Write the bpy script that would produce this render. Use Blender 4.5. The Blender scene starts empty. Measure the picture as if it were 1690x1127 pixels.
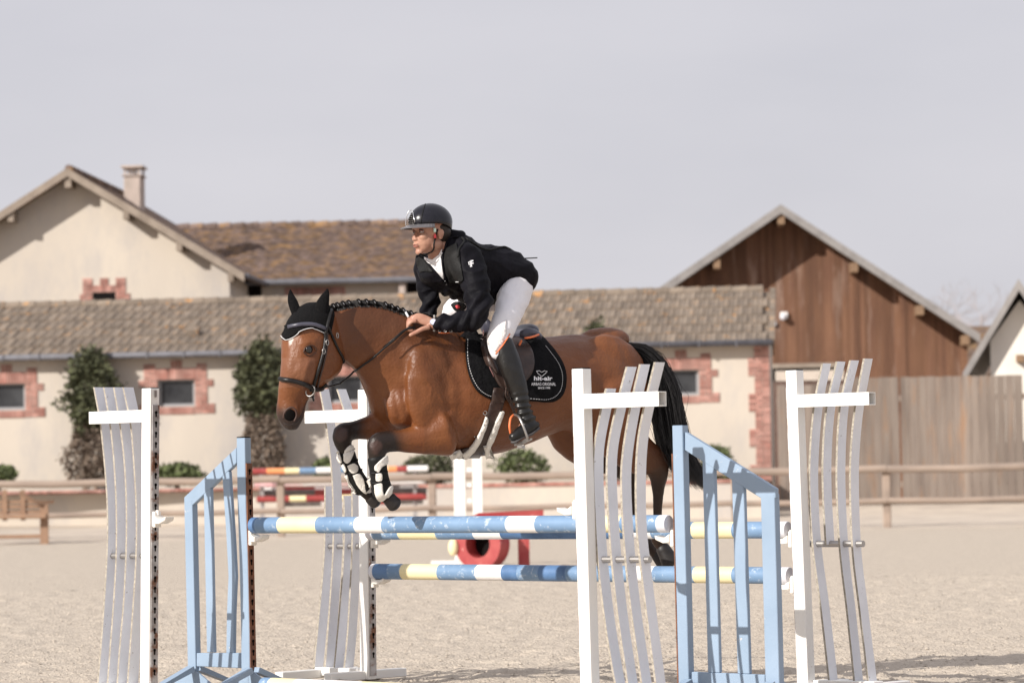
import bpy, bmesh, math, random
import numpy as np
from mathutils import Vector, Matrix, noise
from mathutils.bvhtree import BVHTree
from mathutils.geometry import delaunay_2d_cdt
R = random.Random(7)
sc = bpy.context.scene
COL = sc.collection
V = Vector
# ---------------------------------------------------------------- camera
FPX, IW, IH = 5860.0, 1690.0, 1127.0
HC = 1.1
PITCH = math.atan((798.0 - IH / 2) / FPX)
ROLL = -0.0172
cam_rot = Matrix.Rotation(math.pi / 2 + PITCH, 3, 'X') @ Matrix.Rotation(ROLL, 3, 'Z')
CAM = V((0, 0, HC))
cd = bpy.data.cameras.new('camera')
cd.sensor_width = 36.0
cd.lens = 36.0 * FPX / IW
cd.clip_start = 0.5
cd.clip_end = 3000
cam = bpy.data.objects.new('camera', cd)
cam.matrix_world = Matrix.Translation(CAM) @ cam_rot.to_4x4()
COL.objects.link(cam)
sc.camera = cam
cd.dof.use_dof = True
cd.dof.focus_distance = 18.7
cd.dof.aperture_fstop = 4.5
# ---------------------------------------------------------------- light
SUN_EL = math.radians(27.5)
LDIR = V((0.755, 0.655, 0)).normalized()           # horizontal travel direction of the light
tosun = V((-LDIR.x * math.cos(SUN_EL), -LDIR.y * math.cos(SUN_EL), math.sin(SUN_EL)))
sd = bpy.data.lights.new('sun', 'SUN')
sd.energy = 2.95
sd.angle = math.radians(0.6)
sd.color = (1.0, 0.945, 0.88)
sun = bpy.data.objects.new('sun', sd)
sun.rotation_euler = tosun.to_track_quat('Z', 'Y').to_euler()
sun.location = (-20, -20, 30)
COL.objects.link(sun)
w = bpy.data.worlds.new('World')
sc.world = w
w.use_nodes = True
nt = w.node_tree
nt.nodes.clear()
sky = nt.nodes.new('ShaderNodeTexSky')
sky.sky_type = 'NISHITA'
sky.sun_disc = False
sky.sun_elevation = SUN_EL
sky.sun_rotation = math.atan2(tosun.x, tosun.y)
sky.dust_density = 3.0
sky.air_density = 1.0
veil = nt.nodes.new('ShaderNodeMix'); veil.data_type = 'RGBA'
veil.inputs[0].default_value = 0.94
tc = nt.nodes.new('ShaderNodeTexCoord')
ns = nt.nodes.new('ShaderNodeTexNoise'); ns.inputs['Scale'].default_value = 7.0; ns.inputs['Detail'].default_value = 5
mp = nt.nodes.new('ShaderNodeMapping'); mp.inputs['Scale'].default_value = (1, 1, 3)
cr = nt.nodes.new('ShaderNodeValToRGB')
cr.color_ramp.elements[0].position = 0.3; cr.color_ramp.elements[0].color = (3.60, 3.54, 3.84, 1)
cr.color_ramp.elements[1].position = 0.75; cr.color_ramp.elements[1].color = (4.02, 3.92, 4.18, 1)
nt.links.new(tc.outputs['Generated'], mp.inputs[0]); nt.links.new(mp.outputs[0], ns.inputs[0])
nt.links.new(ns.outputs[0], cr.inputs[0])
nt.links.new(sky.outputs[0], veil.inputs[6]); nt.links.new(cr.outputs[0], veil.inputs[7])
bg = nt.nodes.new('ShaderNodeBackground'); bg.inputs['Strength'].default_value = 0.1
wo = nt.nodes.new('ShaderNodeOutputWorld')
nt.links.new(veil.outputs[2], bg.inputs[0]); nt.links.new(bg.outputs[0], wo.inputs[0])
sc.view_settings.view_transform = 'Standard'
sc.view_settings.look = 'None'
sc.view_settings.gamma = 1.0
sc.view_settings.exposure = 0.82
sc.view_settings.use_curve_mapping = False
sc.cycles.max_bounces = 6
# ---------------------------------------------------------------- projection helpers
def ray(px, py):
    return cam_rot @ V(((px - IW / 2) / FPX, (IH / 2 - py) / FPX, -1.0))
def P(px, py, d):                 # point seen at a photo pixel at a given distance
    return CAM + ray(px, py) * d
def proj(v):
    q = cam_rot.transposed() @ (v - CAM)
    d = -q.z
    return (q.x / d * FPX + IW / 2, IH / 2 - q.y / d * FPX, d)
def PY(px, py, Y):                # hit of a pixel ray with the plane y = Y
    r = ray(px, py)
    return CAM + r * (Y / r.y)
def GZ(px, py, z=0.0):
    r = ray(px, py)
    return CAM + r * ((z - HC) / r.z)
# ---------------------------------------------------------------- materials
def _n(nt, t): return nt.nodes.new(t)
def lift(c):                # weathered outdoor surfaces measured a little paler than the first guesses
    if c is None or max(c) < 0.045 or min(c) >= 1: return c
    k = min(1.32, 0.86 / max(c)); return tuple(x * k for x in c)
def M(name, c1, c2=None, scale=8, rough=0.7, bump=0.0, bscale=None, detail=4, metal=0.0, island=0.0, ramp=(0.35, 0.7),
      spec=0.5, sheen=0.0, coat=0.0, stretch=None, attr=None, c3=None, c3scale=3, c3ramp=(0.6, 0.68), objrand=0.0, coord='Object', world=True):
    c1, c2, c3 = lift(c1), lift(c2), lift(c3)
    m = bpy.data.materials.new(name); m.use_nodes = True
    nt = m.node_tree; b = nt.nodes['Principled BSDF']
    b.inputs['Roughness'].default_value = rough; b.inputs['Metallic'].default_value = metal
    b.inputs['Specular IOR Level'].default_value = spec if rough < .8 else min(spec, .2)
    b.inputs['Sheen Weight'].default_value = sheen
    b.inputs['Coat Weight'].default_value = coat
    tc = _n(nt, 'ShaderNodeTexCoord'); src = tc.outputs[coord]
    if stretch:
        mp = _n(nt, 'ShaderNodeMapping'); mp.inputs['Scale'].default_value = stretch
        nt.links.new(src, mp.inputs[0]); src = mp.outputs[0]
    if coord == 'Object' and world:
        gp = _n(nt, 'ShaderNodeNewGeometry'); src = gp.outputs['Position']
        if stretch: nt.links.new(src, mp.inputs[0]); src = mp.outputs[0]
    out = None
    if attr:
        a = _n(nt, 'ShaderNodeAttribute'); a.attribute_name = attr; out = a.outputs['Color']
    if c2 is not None:
        n = _n(nt, 'ShaderNodeTexNoise'); n.inputs['Scale'].default_value = scale; n.inputs['Detail'].default_value = detail
        nt.links.new(src, n.inputs[0])
        r = _n(nt, 'ShaderNodeValToRGB'); r.color_ramp.elements[0].position = ramp[0]; r.color_ramp.elements[1].position = ramp[1]
        nt.links.new(n.outputs[0], r.inputs[0])
        mx = _n(nt, 'ShaderNodeMix'); mx.data_type = 'RGBA'
        nt.links.new(r.outputs[0], mx.inputs[0])
        if attr:
            mx.blend_type = 'MULTIPLY'
            nt.links.new(out, mx.inputs[6]); mx.inputs[7].default_value = (*c2, 1)
        else:
            mx.inputs[6].default_value = (*c1, 1); mx.inputs[7].default_value = (*c2, 1)
        out = mx.outputs[2]
    if c3 is not None:
        n = _n(nt, 'ShaderNodeTexNoise'); n.inputs['Scale'].default_value = c3scale; n.inputs['Detail'].default_value = 6
        n.inputs['Roughness'].default_value = 0.7
        nt.links.new(src, n.inputs[0])
        r = _n(nt, 'ShaderNodeValToRGB'); r.color_ramp.elements[0].position = c3ramp[0]; r.color_ramp.elements[1].position = c3ramp[1]
        nt.links.new(n.outputs[0], r.inputs[0])
        mx = _n(nt, 'ShaderNodeMix'); mx.data_type = 'RGBA'
        nt.links.new(r.outputs[0], mx.inputs[0])
        if out is None: mx.inputs[6].default_value = (*c1, 1)
        else: nt.links.new(out, mx.inputs[6])
        mx.inputs[7].default_value = (*c3, 1)
        out = mx.outputs[2]
    if island > 0 or objrand > 0:
        if island > 0:
            g = _n(nt, 'ShaderNodeNewGeometry'); rs = g.outputs['Random Per Island']
        else:
            g = _n(nt, 'ShaderNodeObjectInfo'); rs = g.outputs['Random']
        k = max(island, objrand)
        mr = _n(nt, 'ShaderNodeMapRange'); mr.inputs[3].default_value = 1 - k; mr.inputs[4].default_value = 1 + k
        nt.links.new(rs, mr.inputs[0])
        hs = _n(nt, 'ShaderNodeHueSaturation')
        nt.links.new(mr.outputs[0], hs.inputs['Value'])
        if out is None: hs.inputs['Color'].default_value = (*c1, 1)
        else: nt.links.new(out, hs.inputs['Color'])
        out = hs.outputs[0]
    if out is None: b.inputs['Base Color'].default_value = (*c1, 1)
    else: nt.links.new(out, b.inputs['Base Color'])
    if bump > 0:
        n = _n(nt, 'ShaderNodeTexNoise'); n.inputs['Scale'].default_value = bscale or scale * 3; n.inputs['Detail'].default_value = 6
        nt.links.new(src, n.inputs[0])
        bp = _n(nt, 'ShaderNodeBump'); bp.inputs['Strength'].default_value = bump; bp.inputs['Distance'].default_value = 0.02
        nt.links.new(n.outputs[0], bp.inputs['Height']); nt.links.new(bp.outputs[0], b.inputs['Normal'])
    return m
# ---------------------------------------------------------------- things and parts
INV = {}
def thing(name, label, cat, loc=(0, 0, 0), rz=0.0, group=None):
    o = bpy.data.objects.new(name, None); COL.objects.link(o)
    o.empty_display_size = 0.2
    o.location = loc; o.rotation_euler = (0, 0, rz)
    o['label'] = label; o['category'] = cat
    if group: o['group'] = group
    INV[o.name] = (Matrix.Translation(V(loc)) @ Matrix.Rotation(rz, 4, 'Z')).inverted()
    return o
def link(name, me, m=None, parent=None, smooth=False, local=False):
    if m is not None:
        ms = m if isinstance(m, (list, tuple)) else [m]
        if len(me.materials) == 0:
            for x in ms: me.materials.append(x)
    if parent is not None and not local: me.transform(INV[parent.name])
    if smooth: me.polygons.foreach_set('use_smooth', [True] * len(me.polygons))
    me.name = name
    o = bpy.data.objects.new(name, me); COL.objects.link(o)
    if parent is not None:
        o.parent = parent; INV[o.name] = INV[parent.name]
    else: INV[o.name] = Matrix.Identity(4)
    return o
def tag(o, label=None, cat=None, group=None, kind=None):
    if label: o['label'] = label
    if cat: o['category'] = cat
    if group: o['group'] = group
    if kind: o['kind'] = kind
    return o
def copy_tree(o, parent=None, loc=None, rz=None, label=None):
    c = o.copy(); COL.objects.link(c)
    if parent is not None: c.parent = parent
    if loc is not None: c.location = loc
    if rz is not None: c.rotation_euler = (0, 0, rz)
    if label: c['label'] = label
    for ch in list(o.children): copy_tree(ch, c)
    return c
class MB:
    def __init__(s): s.v = []; s.f = []; s.m = []
    def add(s, vs, fs, mi=0):
        k = len(s.v); s.v += [tuple(x) for x in vs]
        for f in fs: s.f.append(tuple(k + i for i in f)); s.m.append(mi)
        return s
    def hexa(s, c8, mi=0):        # 8 corners: bottom 4 ccw, top 4 ccw
        return s.add(c8, [(3, 2, 1, 0), (4, 5, 6, 7), (0, 1, 5, 4), (1, 2, 6, 5), (2, 3, 7, 6), (3, 0, 4, 7)], mi)
    def box(s, c, sz, ax=None, mi=0):
        c = V(c); X, Y, Z = ax if ax else (V((1, 0, 0)), V((0, 1, 0)), V((0, 0, 1)))
        X, Y, Z = X * sz[0] / 2, Y * sz[1] / 2, Z * sz[2] / 2
        return s.hexa([c - X - Y - Z, c + X - Y - Z, c + X + Y - Z, c - X + Y - Z, c - X - Y + Z, c + X - Y + Z, c + X + Y + Z, c - X + Y + Z], mi)
    def bb(s, x0, x1, y0, y1, z0, z1, mi=0):
        return s.box(((x0 + x1) / 2, (y0 + y1) / 2, (z0 + z1) / 2), (x1 - x0, y1 - y0, z1 - z0), None, mi)
    def prism(s, poly, ext, mi=0):
        n = len(poly); ext = V(ext)
        vs = [V(p) for p in poly] + [V(p) + ext for p in poly]
        fs = [tuple(range(n - 1, -1, -1)), tuple(range(n, 2 * n))] + [(i, (i + 1) % n, n + (i + 1) % n, n + i) for i in range(n)]
        return s.add(vs, fs, mi)
    def tube(s, pts, r, n=8, mi=0, cap=True, up=None, flat=1.0):
        pts = [V(p) for p in pts]; rs = r if isinstance(r, (list, tuple)) else [r] * len(pts)
        k = len(s.v); N = len(pts); prev = None
        for i, p in enumerate(pts):
            t = (pts[min(i + 1, N - 1)] - pts[max(i - 1, 0)])
            t = t.normalized() if t.length > 1e-9 else V((0, 0, 1))
            if prev is None:
                a = V((0, 0, 1)) if abs(t.z) < 0.9 else V((1, 0, 0))
                if up is not None: a = V(up)
                u = (a - t * a.dot(t)).normalized()
            else:
                u = (prev - t * prev.dot(t)); u = u.normalized() if u.length > 1e-6 else prev
            prev = u; v = t.cross(u)
            for j in range(n):
                a = 2 * math.pi * j / n
                s.v.append(tuple(p + (u * math.cos(a) + v * math.sin(a) * flat) * rs[i]))
        for i in range(N - 1):
            for j in range(n):
                j2 = (j + 1) % n
                s.f.append((k + i * n + j, k + i * n + j2, k + (i + 1) * n + j2, k + (i + 1) * n + j)); s.m.append(mi)
        if cap:
            s.f.append(tuple(k + j for j in range(n - 1, -1, -1))); s.m.append(mi)
            s.f.append(tuple(k + (N - 1) * n + j for j in range(n))); s.m.append(mi)
        return s
    def sweep(s, pts, A, B, a0, a1, b0, b1, mi=0):   # rectangular bar along pts, cross axes A and B fixed
        k = len(s.v); pts = [V(p) for p in pts]
        for p in pts:
            for (a, b) in ((a0, b0), (a1, b0), (a1, b1), (a0, b1)): s.v.append(tuple(p + A * a + B * b))
        N = len(pts)
        for i in range(N - 1):
            for j in range(4):
                j2 = (j + 1) % 4
                s.f.append((k + i * 4 + j, k + i * 4 + j2, k + (i + 1) * 4 + j2, k + (i + 1) * 4 + j)); s.m.append(mi)
        s.f.append((k + 3, k + 2, k + 1, k)); s.m.append(mi)
        e = k + (N - 1) * 4
        s.f.append((e, e + 1, e + 2, e + 3)); s.m.append(mi)
        return s
    def ball(s, c, r, n=10, mi=0, ax=None):
        c = V(c); rx, ry, rz = r if isinstance(r, (list, tuple)) else (r, r, r)
        X, Y, Z = ax if ax else (V((1, 0, 0)), V((0, 1, 0)), V((0, 0, 1)))
        k = len(s.v); h = n // 2
        for i in range(1, h):
            ph = math.pi * i / h
            for j in range(n):
                th = 2 * math.pi * j / n
                s.v.append(tuple(c + X * rx * math.sin(ph) * math.cos(th) + Y * ry * math.sin(ph) * math.sin(th) + Z * rz * math.cos(ph)))
        s.v.append(tuple(c + Z * rz)); s.v.append(tuple(c - Z * rz))
        t, b = len(s.v) - 2, len(s.v) - 1
        for i in range(h - 2):
            for j in range(n):
                j2 = (j + 1) % n
                s.f.append((k + i * n + j, k + (i + 1) * n + j, k + (i + 1) * n + j2, k + i * n + j2)); s.m.append(mi)
        for j in range(n):
            j2 = (j + 1) % n
            s.f.append((t, k + j, k + j2)); s.m.append(mi)
            s.f.append((b, k + (h - 2) * n + j2, k + (h - 2) * n + j)); s.m.append(mi)
        return s
    def mesh(s, name, fixn=True):
        me = bpy.data.meshes.new(name); me.from_pydata(s.v, [], s.f)
        if any(s.m): me.polygons.foreach_set('material_index', s.m)
        if fixn:
            b = bmesh.new(); b.from_mesh(me); bmesh.ops.recalc_face_normals(b, faces=b.faces); b.to_mesh(me); b.free()
        me.update(); return me
    def build(s, name, m=None, parent=None, smooth=False, local=False, bevel=0, fixn=True):
        me = s.mesh(name, fixn)
        if bevel:
            b = bmesh.new(); b.from_mesh(me)
            ed = [e for e in b.edges if len(e.link_faces) == 2 and e.calc_face_angle(0) > 0.6]
            bmesh.ops.bevel(b, geom=ed, offset=bevel, segments=1, affect='EDGES', clamp_overlap=True)
            b.to_mesh(me); b.free()
        return link(name, me, m, parent, smooth, local)
def lerp(a, b, t): return a + (b - a) * t
def smoothpath(pts, k=4):          # Catmull-Rom through tuples
    pts = [np.array(p, float) for p in pts]; out = []
    for i in range(len(pts) - 1):
        p0 = pts[max(i - 1, 0)]; p1 = pts[i]; p2 = pts[i + 1]; p3 = pts[min(i + 2, len(pts) - 1)]
        for j in range(k):
            t = j / k
            out.append(0.5 * ((2 * p1) + (-p0 + p2) * t + (2 * p0 - 5 * p1 + 4 * p2 - p3) * t * t + (-p0 + 3 * p1 - 3 * p2 + p3) * t ** 3))
    out.append(pts[-1]); return [tuple(float(x) for x in q) for q in out]
# ---------------------------------------------------------------- palette
m_sand = M('arena_sand', (0.43, 0.375, 0.308), (0.37, 0.32, 0.262), 18, 0.95, 1.0, 38, 8, c3=(0.33, 0.28, 0.225), c3scale=9, c3ramp=(0.58, 0.80))
m_track = M('pale_track', (0.46, 0.40, 0.33), (0.37, 0.32, 0.27), 1.5, 0.95, 0.3, 9)
m_render = M('cream_render', (0.465, 0.415, 0.352), (0.41, 0.366, 0.315), 0.5, 0.9, 0.15, 14, 6, c3=(0.33, 0.31, 0.30), c3scale=0.45, c3ramp=(0.46, 0.72), stretch=(1, 1, 0.45))
m_brick = M('red_brick', (0.28, 0.130, 0.105), (0.38, 0.225, 0.19), 3, 0.9, 0.3, 30, island=0.28)
m_mortar = M('mortar', (0.48, 0.42, 0.36), (0.42, 0.36, 0.31), 4, 0.95)
m_tile = M('old_grey_tile', (0.195, 0.158, 0.124), (0.135, 0.110, 0.088), 2.0, 0.9, 0.4, 20, c3=(0.31, 0.18, 0.085), c3scale=3.3, c3ramp=(0.585, 0.66), objrand=0.16, coord='Object')
m_tile_s = M('old_grey_tile_joined', (0.195, 0.158, 0.124), (0.135, 0.110, 0.088), 2.0, 0.9, 0.4, 20, c3=(0.36, 0.20, 0.09), c3scale=3.3, c3ramp=(0.585, 0.64), island=0.18)
m_tile_b = M('brown_lichen_tile', (0.10, 0.072, 0.060), (0.17, 0.125, 0.108), 4.5, 0.95, 0.4, 20, c3=(0.21, 0.13, 0.065), c3scale=2.4, c3ramp=(0.48, 0.64), island=0.3)
m_zinc = M('zinc', (0.13, 0.13, 0.145), (0.09, 0.09, 0.10), 4, 0.6, spec=.3)
m_fascia = M('weathered_fascia', (0.26, 0.215, 0.175), (0.19, 0.155, 0.125), 3, 0.9, 0.3, 20)
m_fascia_g = M('grey_verge', (0.235, 0.22, 0.21), (0.18, 0.168, 0.16), 3, 0.85, 0.2, 20)
m_barn = M('red_brown_boarding', (0.155, 0.082, 0.050), (0.105, 0.055, 0.037), 1.6, 0.85, 0.3, 18, 6, island=0.2, c3=(0.28, 0.20, 0.16), c3scale=1.3, c3ramp=(0.56, 0.80), stretch=(2.4, 1.0, 0.3))
m_gate = M('weathered_gate_board', (0.215, 0.178, 0.15), (0.14, 0.113, 0.096), 1.8, 0.9, 0.3, 18, 6, objrand=0.14, c3=(0.23, 0.15, 0.10), c3scale=1.9, c3ramp=(0.55, 0.7), stretch=(3, 3, 0.3))
m_wood = M('weathered_rail', (0.30, 0.235, 0.19), (0.22, 0.175, 0.145), 2.0, 0.9, 0.3, 20, stretch=(0.6, 2, 2))
m_beam = M('raw_beam', (0.22, 0.145, 0.09), (0.17, 0.11, 0.07), 3, 0.85)
m_dark = M('dark_void', (0.014, 0.012, 0.012), rough=0.9, spec=0)
m_glass = M('window_glass', (0.012, 0.012, 0.014), (0.05, 0.052, 0.055), 1.2, 0.2, spec=0.4)
m_frame = M('grey_window_frame', (0.22, 0.22, 0.23), rough=0.6)
m_chim = M('chimney_stone', (0.40, 0.33, 0.29), (0.32, 0.27, 0.235), 4, 0.9, 0.2)
m_white = M('white_paint', (0.80, 0.79, 0.76), (0.72, 0.70, 0.66), 5, 0.45, 0.05, 30, 5, c3=(0.34, 0.30, 0.26), c3scale=19, c3ramp=(0.675, 0.73))
m_slat = M('slat_grey_white', (0.62, 0.63, 0.66), (0.56, 0.57, 0.60), 6, 0.5, 0.05, 40, 5, c3=(0.20, 0.18, 0.16), c3scale=34, c3ramp=(0.655, 0.70))
m_slat_edge = M('slat_rough_edge', (0.36, 0.325, 0.27), (0.20, 0.18, 0.15), 60, 0.9, 0.5, 90)
m_slat_dirt = M('slat_dirty_foot', (0.45, 0.43, 0.41), (0.22, 0.20, 0.18), 30, 0.8)
m_blue = M('pale_blue_paint', (0.225, 0.295, 0.382), (0.195, 0.262, 0.345), 4, 0.42, 0.05, 20, 5, c3=(0.42, 0.41, 0.40), c3scale=15, c3ramp=(0.68, 0.70))
m_rust = M('rusty_track', (0.20, 0.085, 0.045), (0.10, 0.05, 0.035), 18, 0.75, 0.2, 60, metal=0.3)
m_galv = M('galvanised', (0.42, 0.41, 0.41), (0.25, 0.23, 0.22), 14, 0.5, metal=0.6, c3=(0.16, 0.08, 0.05), c3scale=9, c3ramp=(0.52, 0.62))
m_steel = M('steel', (0.34, 0.325, 0.31), rough=0.38, metal=0.9)
m_hole = M('keyhole_black', (0.008, 0.007, 0.007), rough=0.9, spec=0)
m_cup = M('white_plastic_cup', (0.74, 0.71, 0.66), (0.62, 0.58, 0.52), 12, 0.45)
SCF = dict(c3scale=26, c3ramp=(0.66, 0.70))
m_pblue = M('pole_blue', (0.112, 0.190, 0.305), (0.155, 0.245, 0.37), 5, 0.45, 0.06, 60, 5, c3=(0.36, 0.42, 0.48), c3scale=24, c3ramp=(0.565, 0.66), stretch=(1, 1, 1))
m_pdblue = M('pole_dark_blue', (0.05, 0.105, 0.21), (0.085, 0.165, 0.31), 9, 0.45, 0.05, 60, c3=(0.55, 0.56, 0.56), **SCF)
m_pyel = M('pole_yellow', (0.66, 0.59, 0.36), (0.62, 0.54, 0.32), 6, 0.45, 0.04, 60, c3=(0.45, 0.36, 0.22), **SCF)
m_pwhite = M('pole_white', (0.78, 0.76, 0.74), (0.70, 0.68, 0.66), 6, 0.45, 0.04, 60, c3=(0.25, 0.2, 0.17), c3scale=30, c3ramp=(0.70, 0.72))
m_pgrey = M('pole_end_cap', (0.52, 0.52, 0.55), rough=0.6)
m_pred = M('pole_red', (0.24, 0.03, 0.03), (0.30, 0.06, 0.05), 8, 0.5)
m_porange = M('pole_orange', (0.66, 0.25, 0.10), rough=0.5)
m_pink = M('pole_washed_pink', (0.62, 0.33, 0.34), (0.72, 0.66, 0.64), 3, 0.6)
m_red = M('filler_red', (0.25, 0.025, 0.028), (0.32, 0.06, 0.055), 5, 0.5, c3=(0.6, 0.42, 0.38), c3scale=14, c3ramp=(0.64, 0.7))
m_leaf = M('evergreen_leaf', (0.075, 0.080, 0.038), (0.045, 0.048, 0.024), 3, 0.7, island=0.5)
m_leaf2 = M('bright_leaf', (0.095, 0.115, 0.042), (0.055, 0.070, 0.026), 3, 0.7, island=0.5)
m_dry = M('dry_twig', (0.20, 0.155, 0.12), (0.13, 0.10, 0.075), 3, 0.9, island=0.4)
m_far = M('far_tree', (0.30, 0.27, 0.27), rough=1.0)
# ================================================================ THE SETTING
def terrain_z(x, y):
    if y < 76: return 0.0
    if y < 84: return 0.24 * (y - 76) / 8
    if y < 86: return 0.24 + 0.2 * (y - 84) / 2
    return 0.44
# arena sand: fine relief near the fences
mb = MB()
def grid(mb, x0, x1, y0, y1, nx, ny, zf):
    k = len(mb.v)
    for j in range(ny + 1):
        for i in range(nx + 1):
            x = lerp(x0, x1, i / nx); y = lerp(y0, y1, j / ny)
            mb.v.append((x, y, zf(x, y)))
    for j in range(ny):
        for i in range(nx):
            a = k + j * (nx + 1) + i
            mb.f.append((a, a + 1, a + nx + 2, a + nx + 1)); mb.m.append(0)
def sandz(x, y):
    if y > 75.5: return 0
    a = 0.010 * noise.noise(V((x * 1.4, y * 1.1, 0))) + 0.020 * noise.noise(V((x * 5, y * 4, 3))) + 0.012 * noise.noise(V((x * 12, y * 9, 9)))
    return a - 0.012
HP = {}
rh = random.Random(31)
for i in range(420):
    y = rh.uniform(18, 40); x = rh.uniform(-.16, .16) * y
    if i < 90: y = rh.uniform(18.8, 22); x = rh.uniform(-2.2, 2.2)
    a = rh.uniform(-1, 1)
    for gx in (-1, 0, 1):
        for gy in (-1, 0, 1): HP.setdefault((int(x * 2) + gx, int(y * 2) + gy), []).append((x, y, rh.uniform(.05, .085), rh.uniform(.012, .028)))
def sedge(x, y):
    z = sandz(x, y)
    for (hx, hy, r, dp) in HP.get((int(x * 2), int(y * 2)), ()):
        q = math.hypot(x - hx, y - hy) / r
        if q < 2.4: z += dp * (-math.exp(-q * q * 1.4) + .5 * math.exp(-(q - 1.45) ** 2 * 7))
    return z
ys = [-40, 8, 14]
grid(mb, -60, 60, -40, 14, 12, 6, lambda x, y: -0.012)
grid(mb, -7, 7, 17.5, 40, 400, 430, sedge); grid(mb, -7, 7, 14, 17.5, 40, 12, sedge)
grid(mb, -60, -7, 14, 40, 6, 6, lambda x, y: -0.012); grid(mb, 7, 60, 14, 40, 6, 6, lambda x, y: -0.012)
grid(mb, -14, 14, 40, 76, 240, 140, sedge)
grid(mb, -60, -14, 40, 76, 6, 6, lambda x, y: -0.012); grid(mb, 14, 60, 40, 76, 6, 6, lambda x, y: -0.012)
tag(mb.build('arena_sand', m_sand, smooth=True, fixn=False), kind='structure')
mb = MB(); rs_ = random.Random(12)
for i in range(15000):
    y = 19 + 26 * rs_.random() ** 1.3; x = rs_.uniform(-.155, .155) * y; s = rs_.choice((.005, .006, .008, .012)) * rs_.uniform(.7, 1.4)
    z = sandz(x, y); c = V((x, y, z + s * .2)); k = len(mb.v)
    for d_ in ((1, 0, -.1), (-.2, .9, 0), (-1, .1, .1), (.1, -1, -.1), (.1, .1, .75)): mb.v.append(tuple(c + V(d_) * s * rs_.uniform(.8, 1.25)))
    mb.f += [(k, k + 1, k + 4), (k + 1, k + 2, k + 4), (k + 2, k + 3, k + 4), (k + 3, k, k + 4)]; mb.m += [0] * 4
tag(mb.build('sand_clods', m_sand, smooth=True, fixn=False), 'small clods of damp sand strewn over the arena floor', 'clods', kind='stuff')
mb = MB()
grid(mb, -80, 80, 76, 100, 40, 24, lambda x, y: terrain_z(x, y) + 0.01 * noise.noise(V((x, y, 0))))
grid(mb, -80, 80, 100, 120, 2, 2, lambda x, y: 0.44)
tag(mb.build('track', m_track, smooth=True, fixn=False), kind='structure')
mb = MB(); grid(mb, -1500, 1500, -60, 2500, 8, 8, lambda x, y: -0.06)
tag(mb.build('ground', M('far_grass', (0.16, 0.15, 0.08), (0.12, 0.12, 0.06), 0.3, 0.95), fixn=False), kind='structure')
# ---- facade frames: pixel -> (u, z) on a vertical plane y = Y0 + k x
class Front:
    def __init__(s, Y0, k=0.0):
        s.Y0 = Y0; s.k = k; s.ang = math.atan(k); s.c = V((math.cos(s.ang), math.sin(s.ang), 0)); s.nrm = V((-math.sin(s.ang), math.cos(s.ang), 0))
        s.o = V((0, Y0, 0))
    def uz(s, px, py, back=0.0):
        r = ray(px, py); o = s.o + s.nrm * back
        t = (o - CAM).dot(s.nrm) / r.dot(s.nrm)
        p = CAM + r * t
        return ((p - s.o).dot(s.c), p.z)
    def thing(s, name, label, cat, group=None):
        return thing(name, label, cat, s.o, s.ang, group)
def brick_fill(mb, rects, y0, proud=0.02, ch=0.07):
    for (x0, x1, z0, z1, kind) in rects:
        if kind == 's':                                   # soldier course: bricks on end
            n = max(1, round((x1 - x0) / 0.072)); wq = (x1 - x0) / n
            for i in range(n):
                a = x0 + i * wq
                e = R.uniform(-.004, .004)
                mb.bb(a + .009, a + wq - .009, y0 - proud + e, y0 + .02, z0 + .006, z1 - .006)
        else:
            n = max(1, round((z1 - z0) / ch)); h = (z1 - z0) / n
            for j in range(n):
                zb = z0 + j * h; m = max(1, round((x1 - x0) / (0.235 if j % 2 else 0.16))); wq = (x1 - x0) / m
                for i in range(m):
                    a = x0 + i * wq; e = R.uniform(-.004, .004)
                    mb.bb(a + .008, a + wq - .008, y0 - proud + e, y0 + .02, zb + .008, zb + h - .008)
    return mb
# ---- the long stable ------------------------------------------------------------
F = Front(86.6, -0.085)
st = F.thing('stable_building', 'long low cream stable with brick framed windows and grey tiled roof', 'building')
uL, zE = F.uz(-420, 589); uR, zE2 = F.uz(1274, 562)
zE = 0.5 * (F.uz(100, 586)[1] + F.uz(1200, 560)[1]) + .05; zB = 0.2
ridge_b = 4.2
zR = 0.5 * (F.uz(100, 493, ridge_b)[1] + F.uz(1200, 472, ridge_b)[1]) - .17
wins = [(-20, 634, 42, 676), (260, 627, 322, 670), (540, 621, 600, 664), (818, 616, 880, 658), (1092, 611, 1154, 652)]
WR = []
for (a, b, c, d) in wins:
    u0, z1 = F.uz(a, b); u1, z0 = F.uz(c, d); WR.append((u0, u1, z0, z1))
uRw = F.uz(1272, 700)[0]
mb = MB(); cuts = [uL]
zt = max(q[3] for q in WR); zb_ = min(q[2] for q in WR)
prev = uL
for (u0, u1, z0, z1) in WR:
    mb.bb(prev, u0, 0, .35, zB, zE - .02); mb.bb(u0, u1, 0, .35, zB, z0); mb.bb(u0, u1, 0, .35, z1, zE - .02); prev = u1
mb.bb(prev, uRw, 0, .35, zB, zE - .02)
mb.bb(uRw - .3, uRw - .004, .36, 6.5, zB, zE - .03)
mb.bb(uL, uRw - .31, 6.2, 6.5, zB, zE); mb.bb(uL, uL + .3, .36, 6.19, zB, zE - .03)
mb.build('wall', m_render, st, local=True)
mb = MB(); mb.bb(uL, uRw - .4, 2.0, 2.1, zB, zE); mb.build('inner_partition', m_dark, st, local=True)
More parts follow.
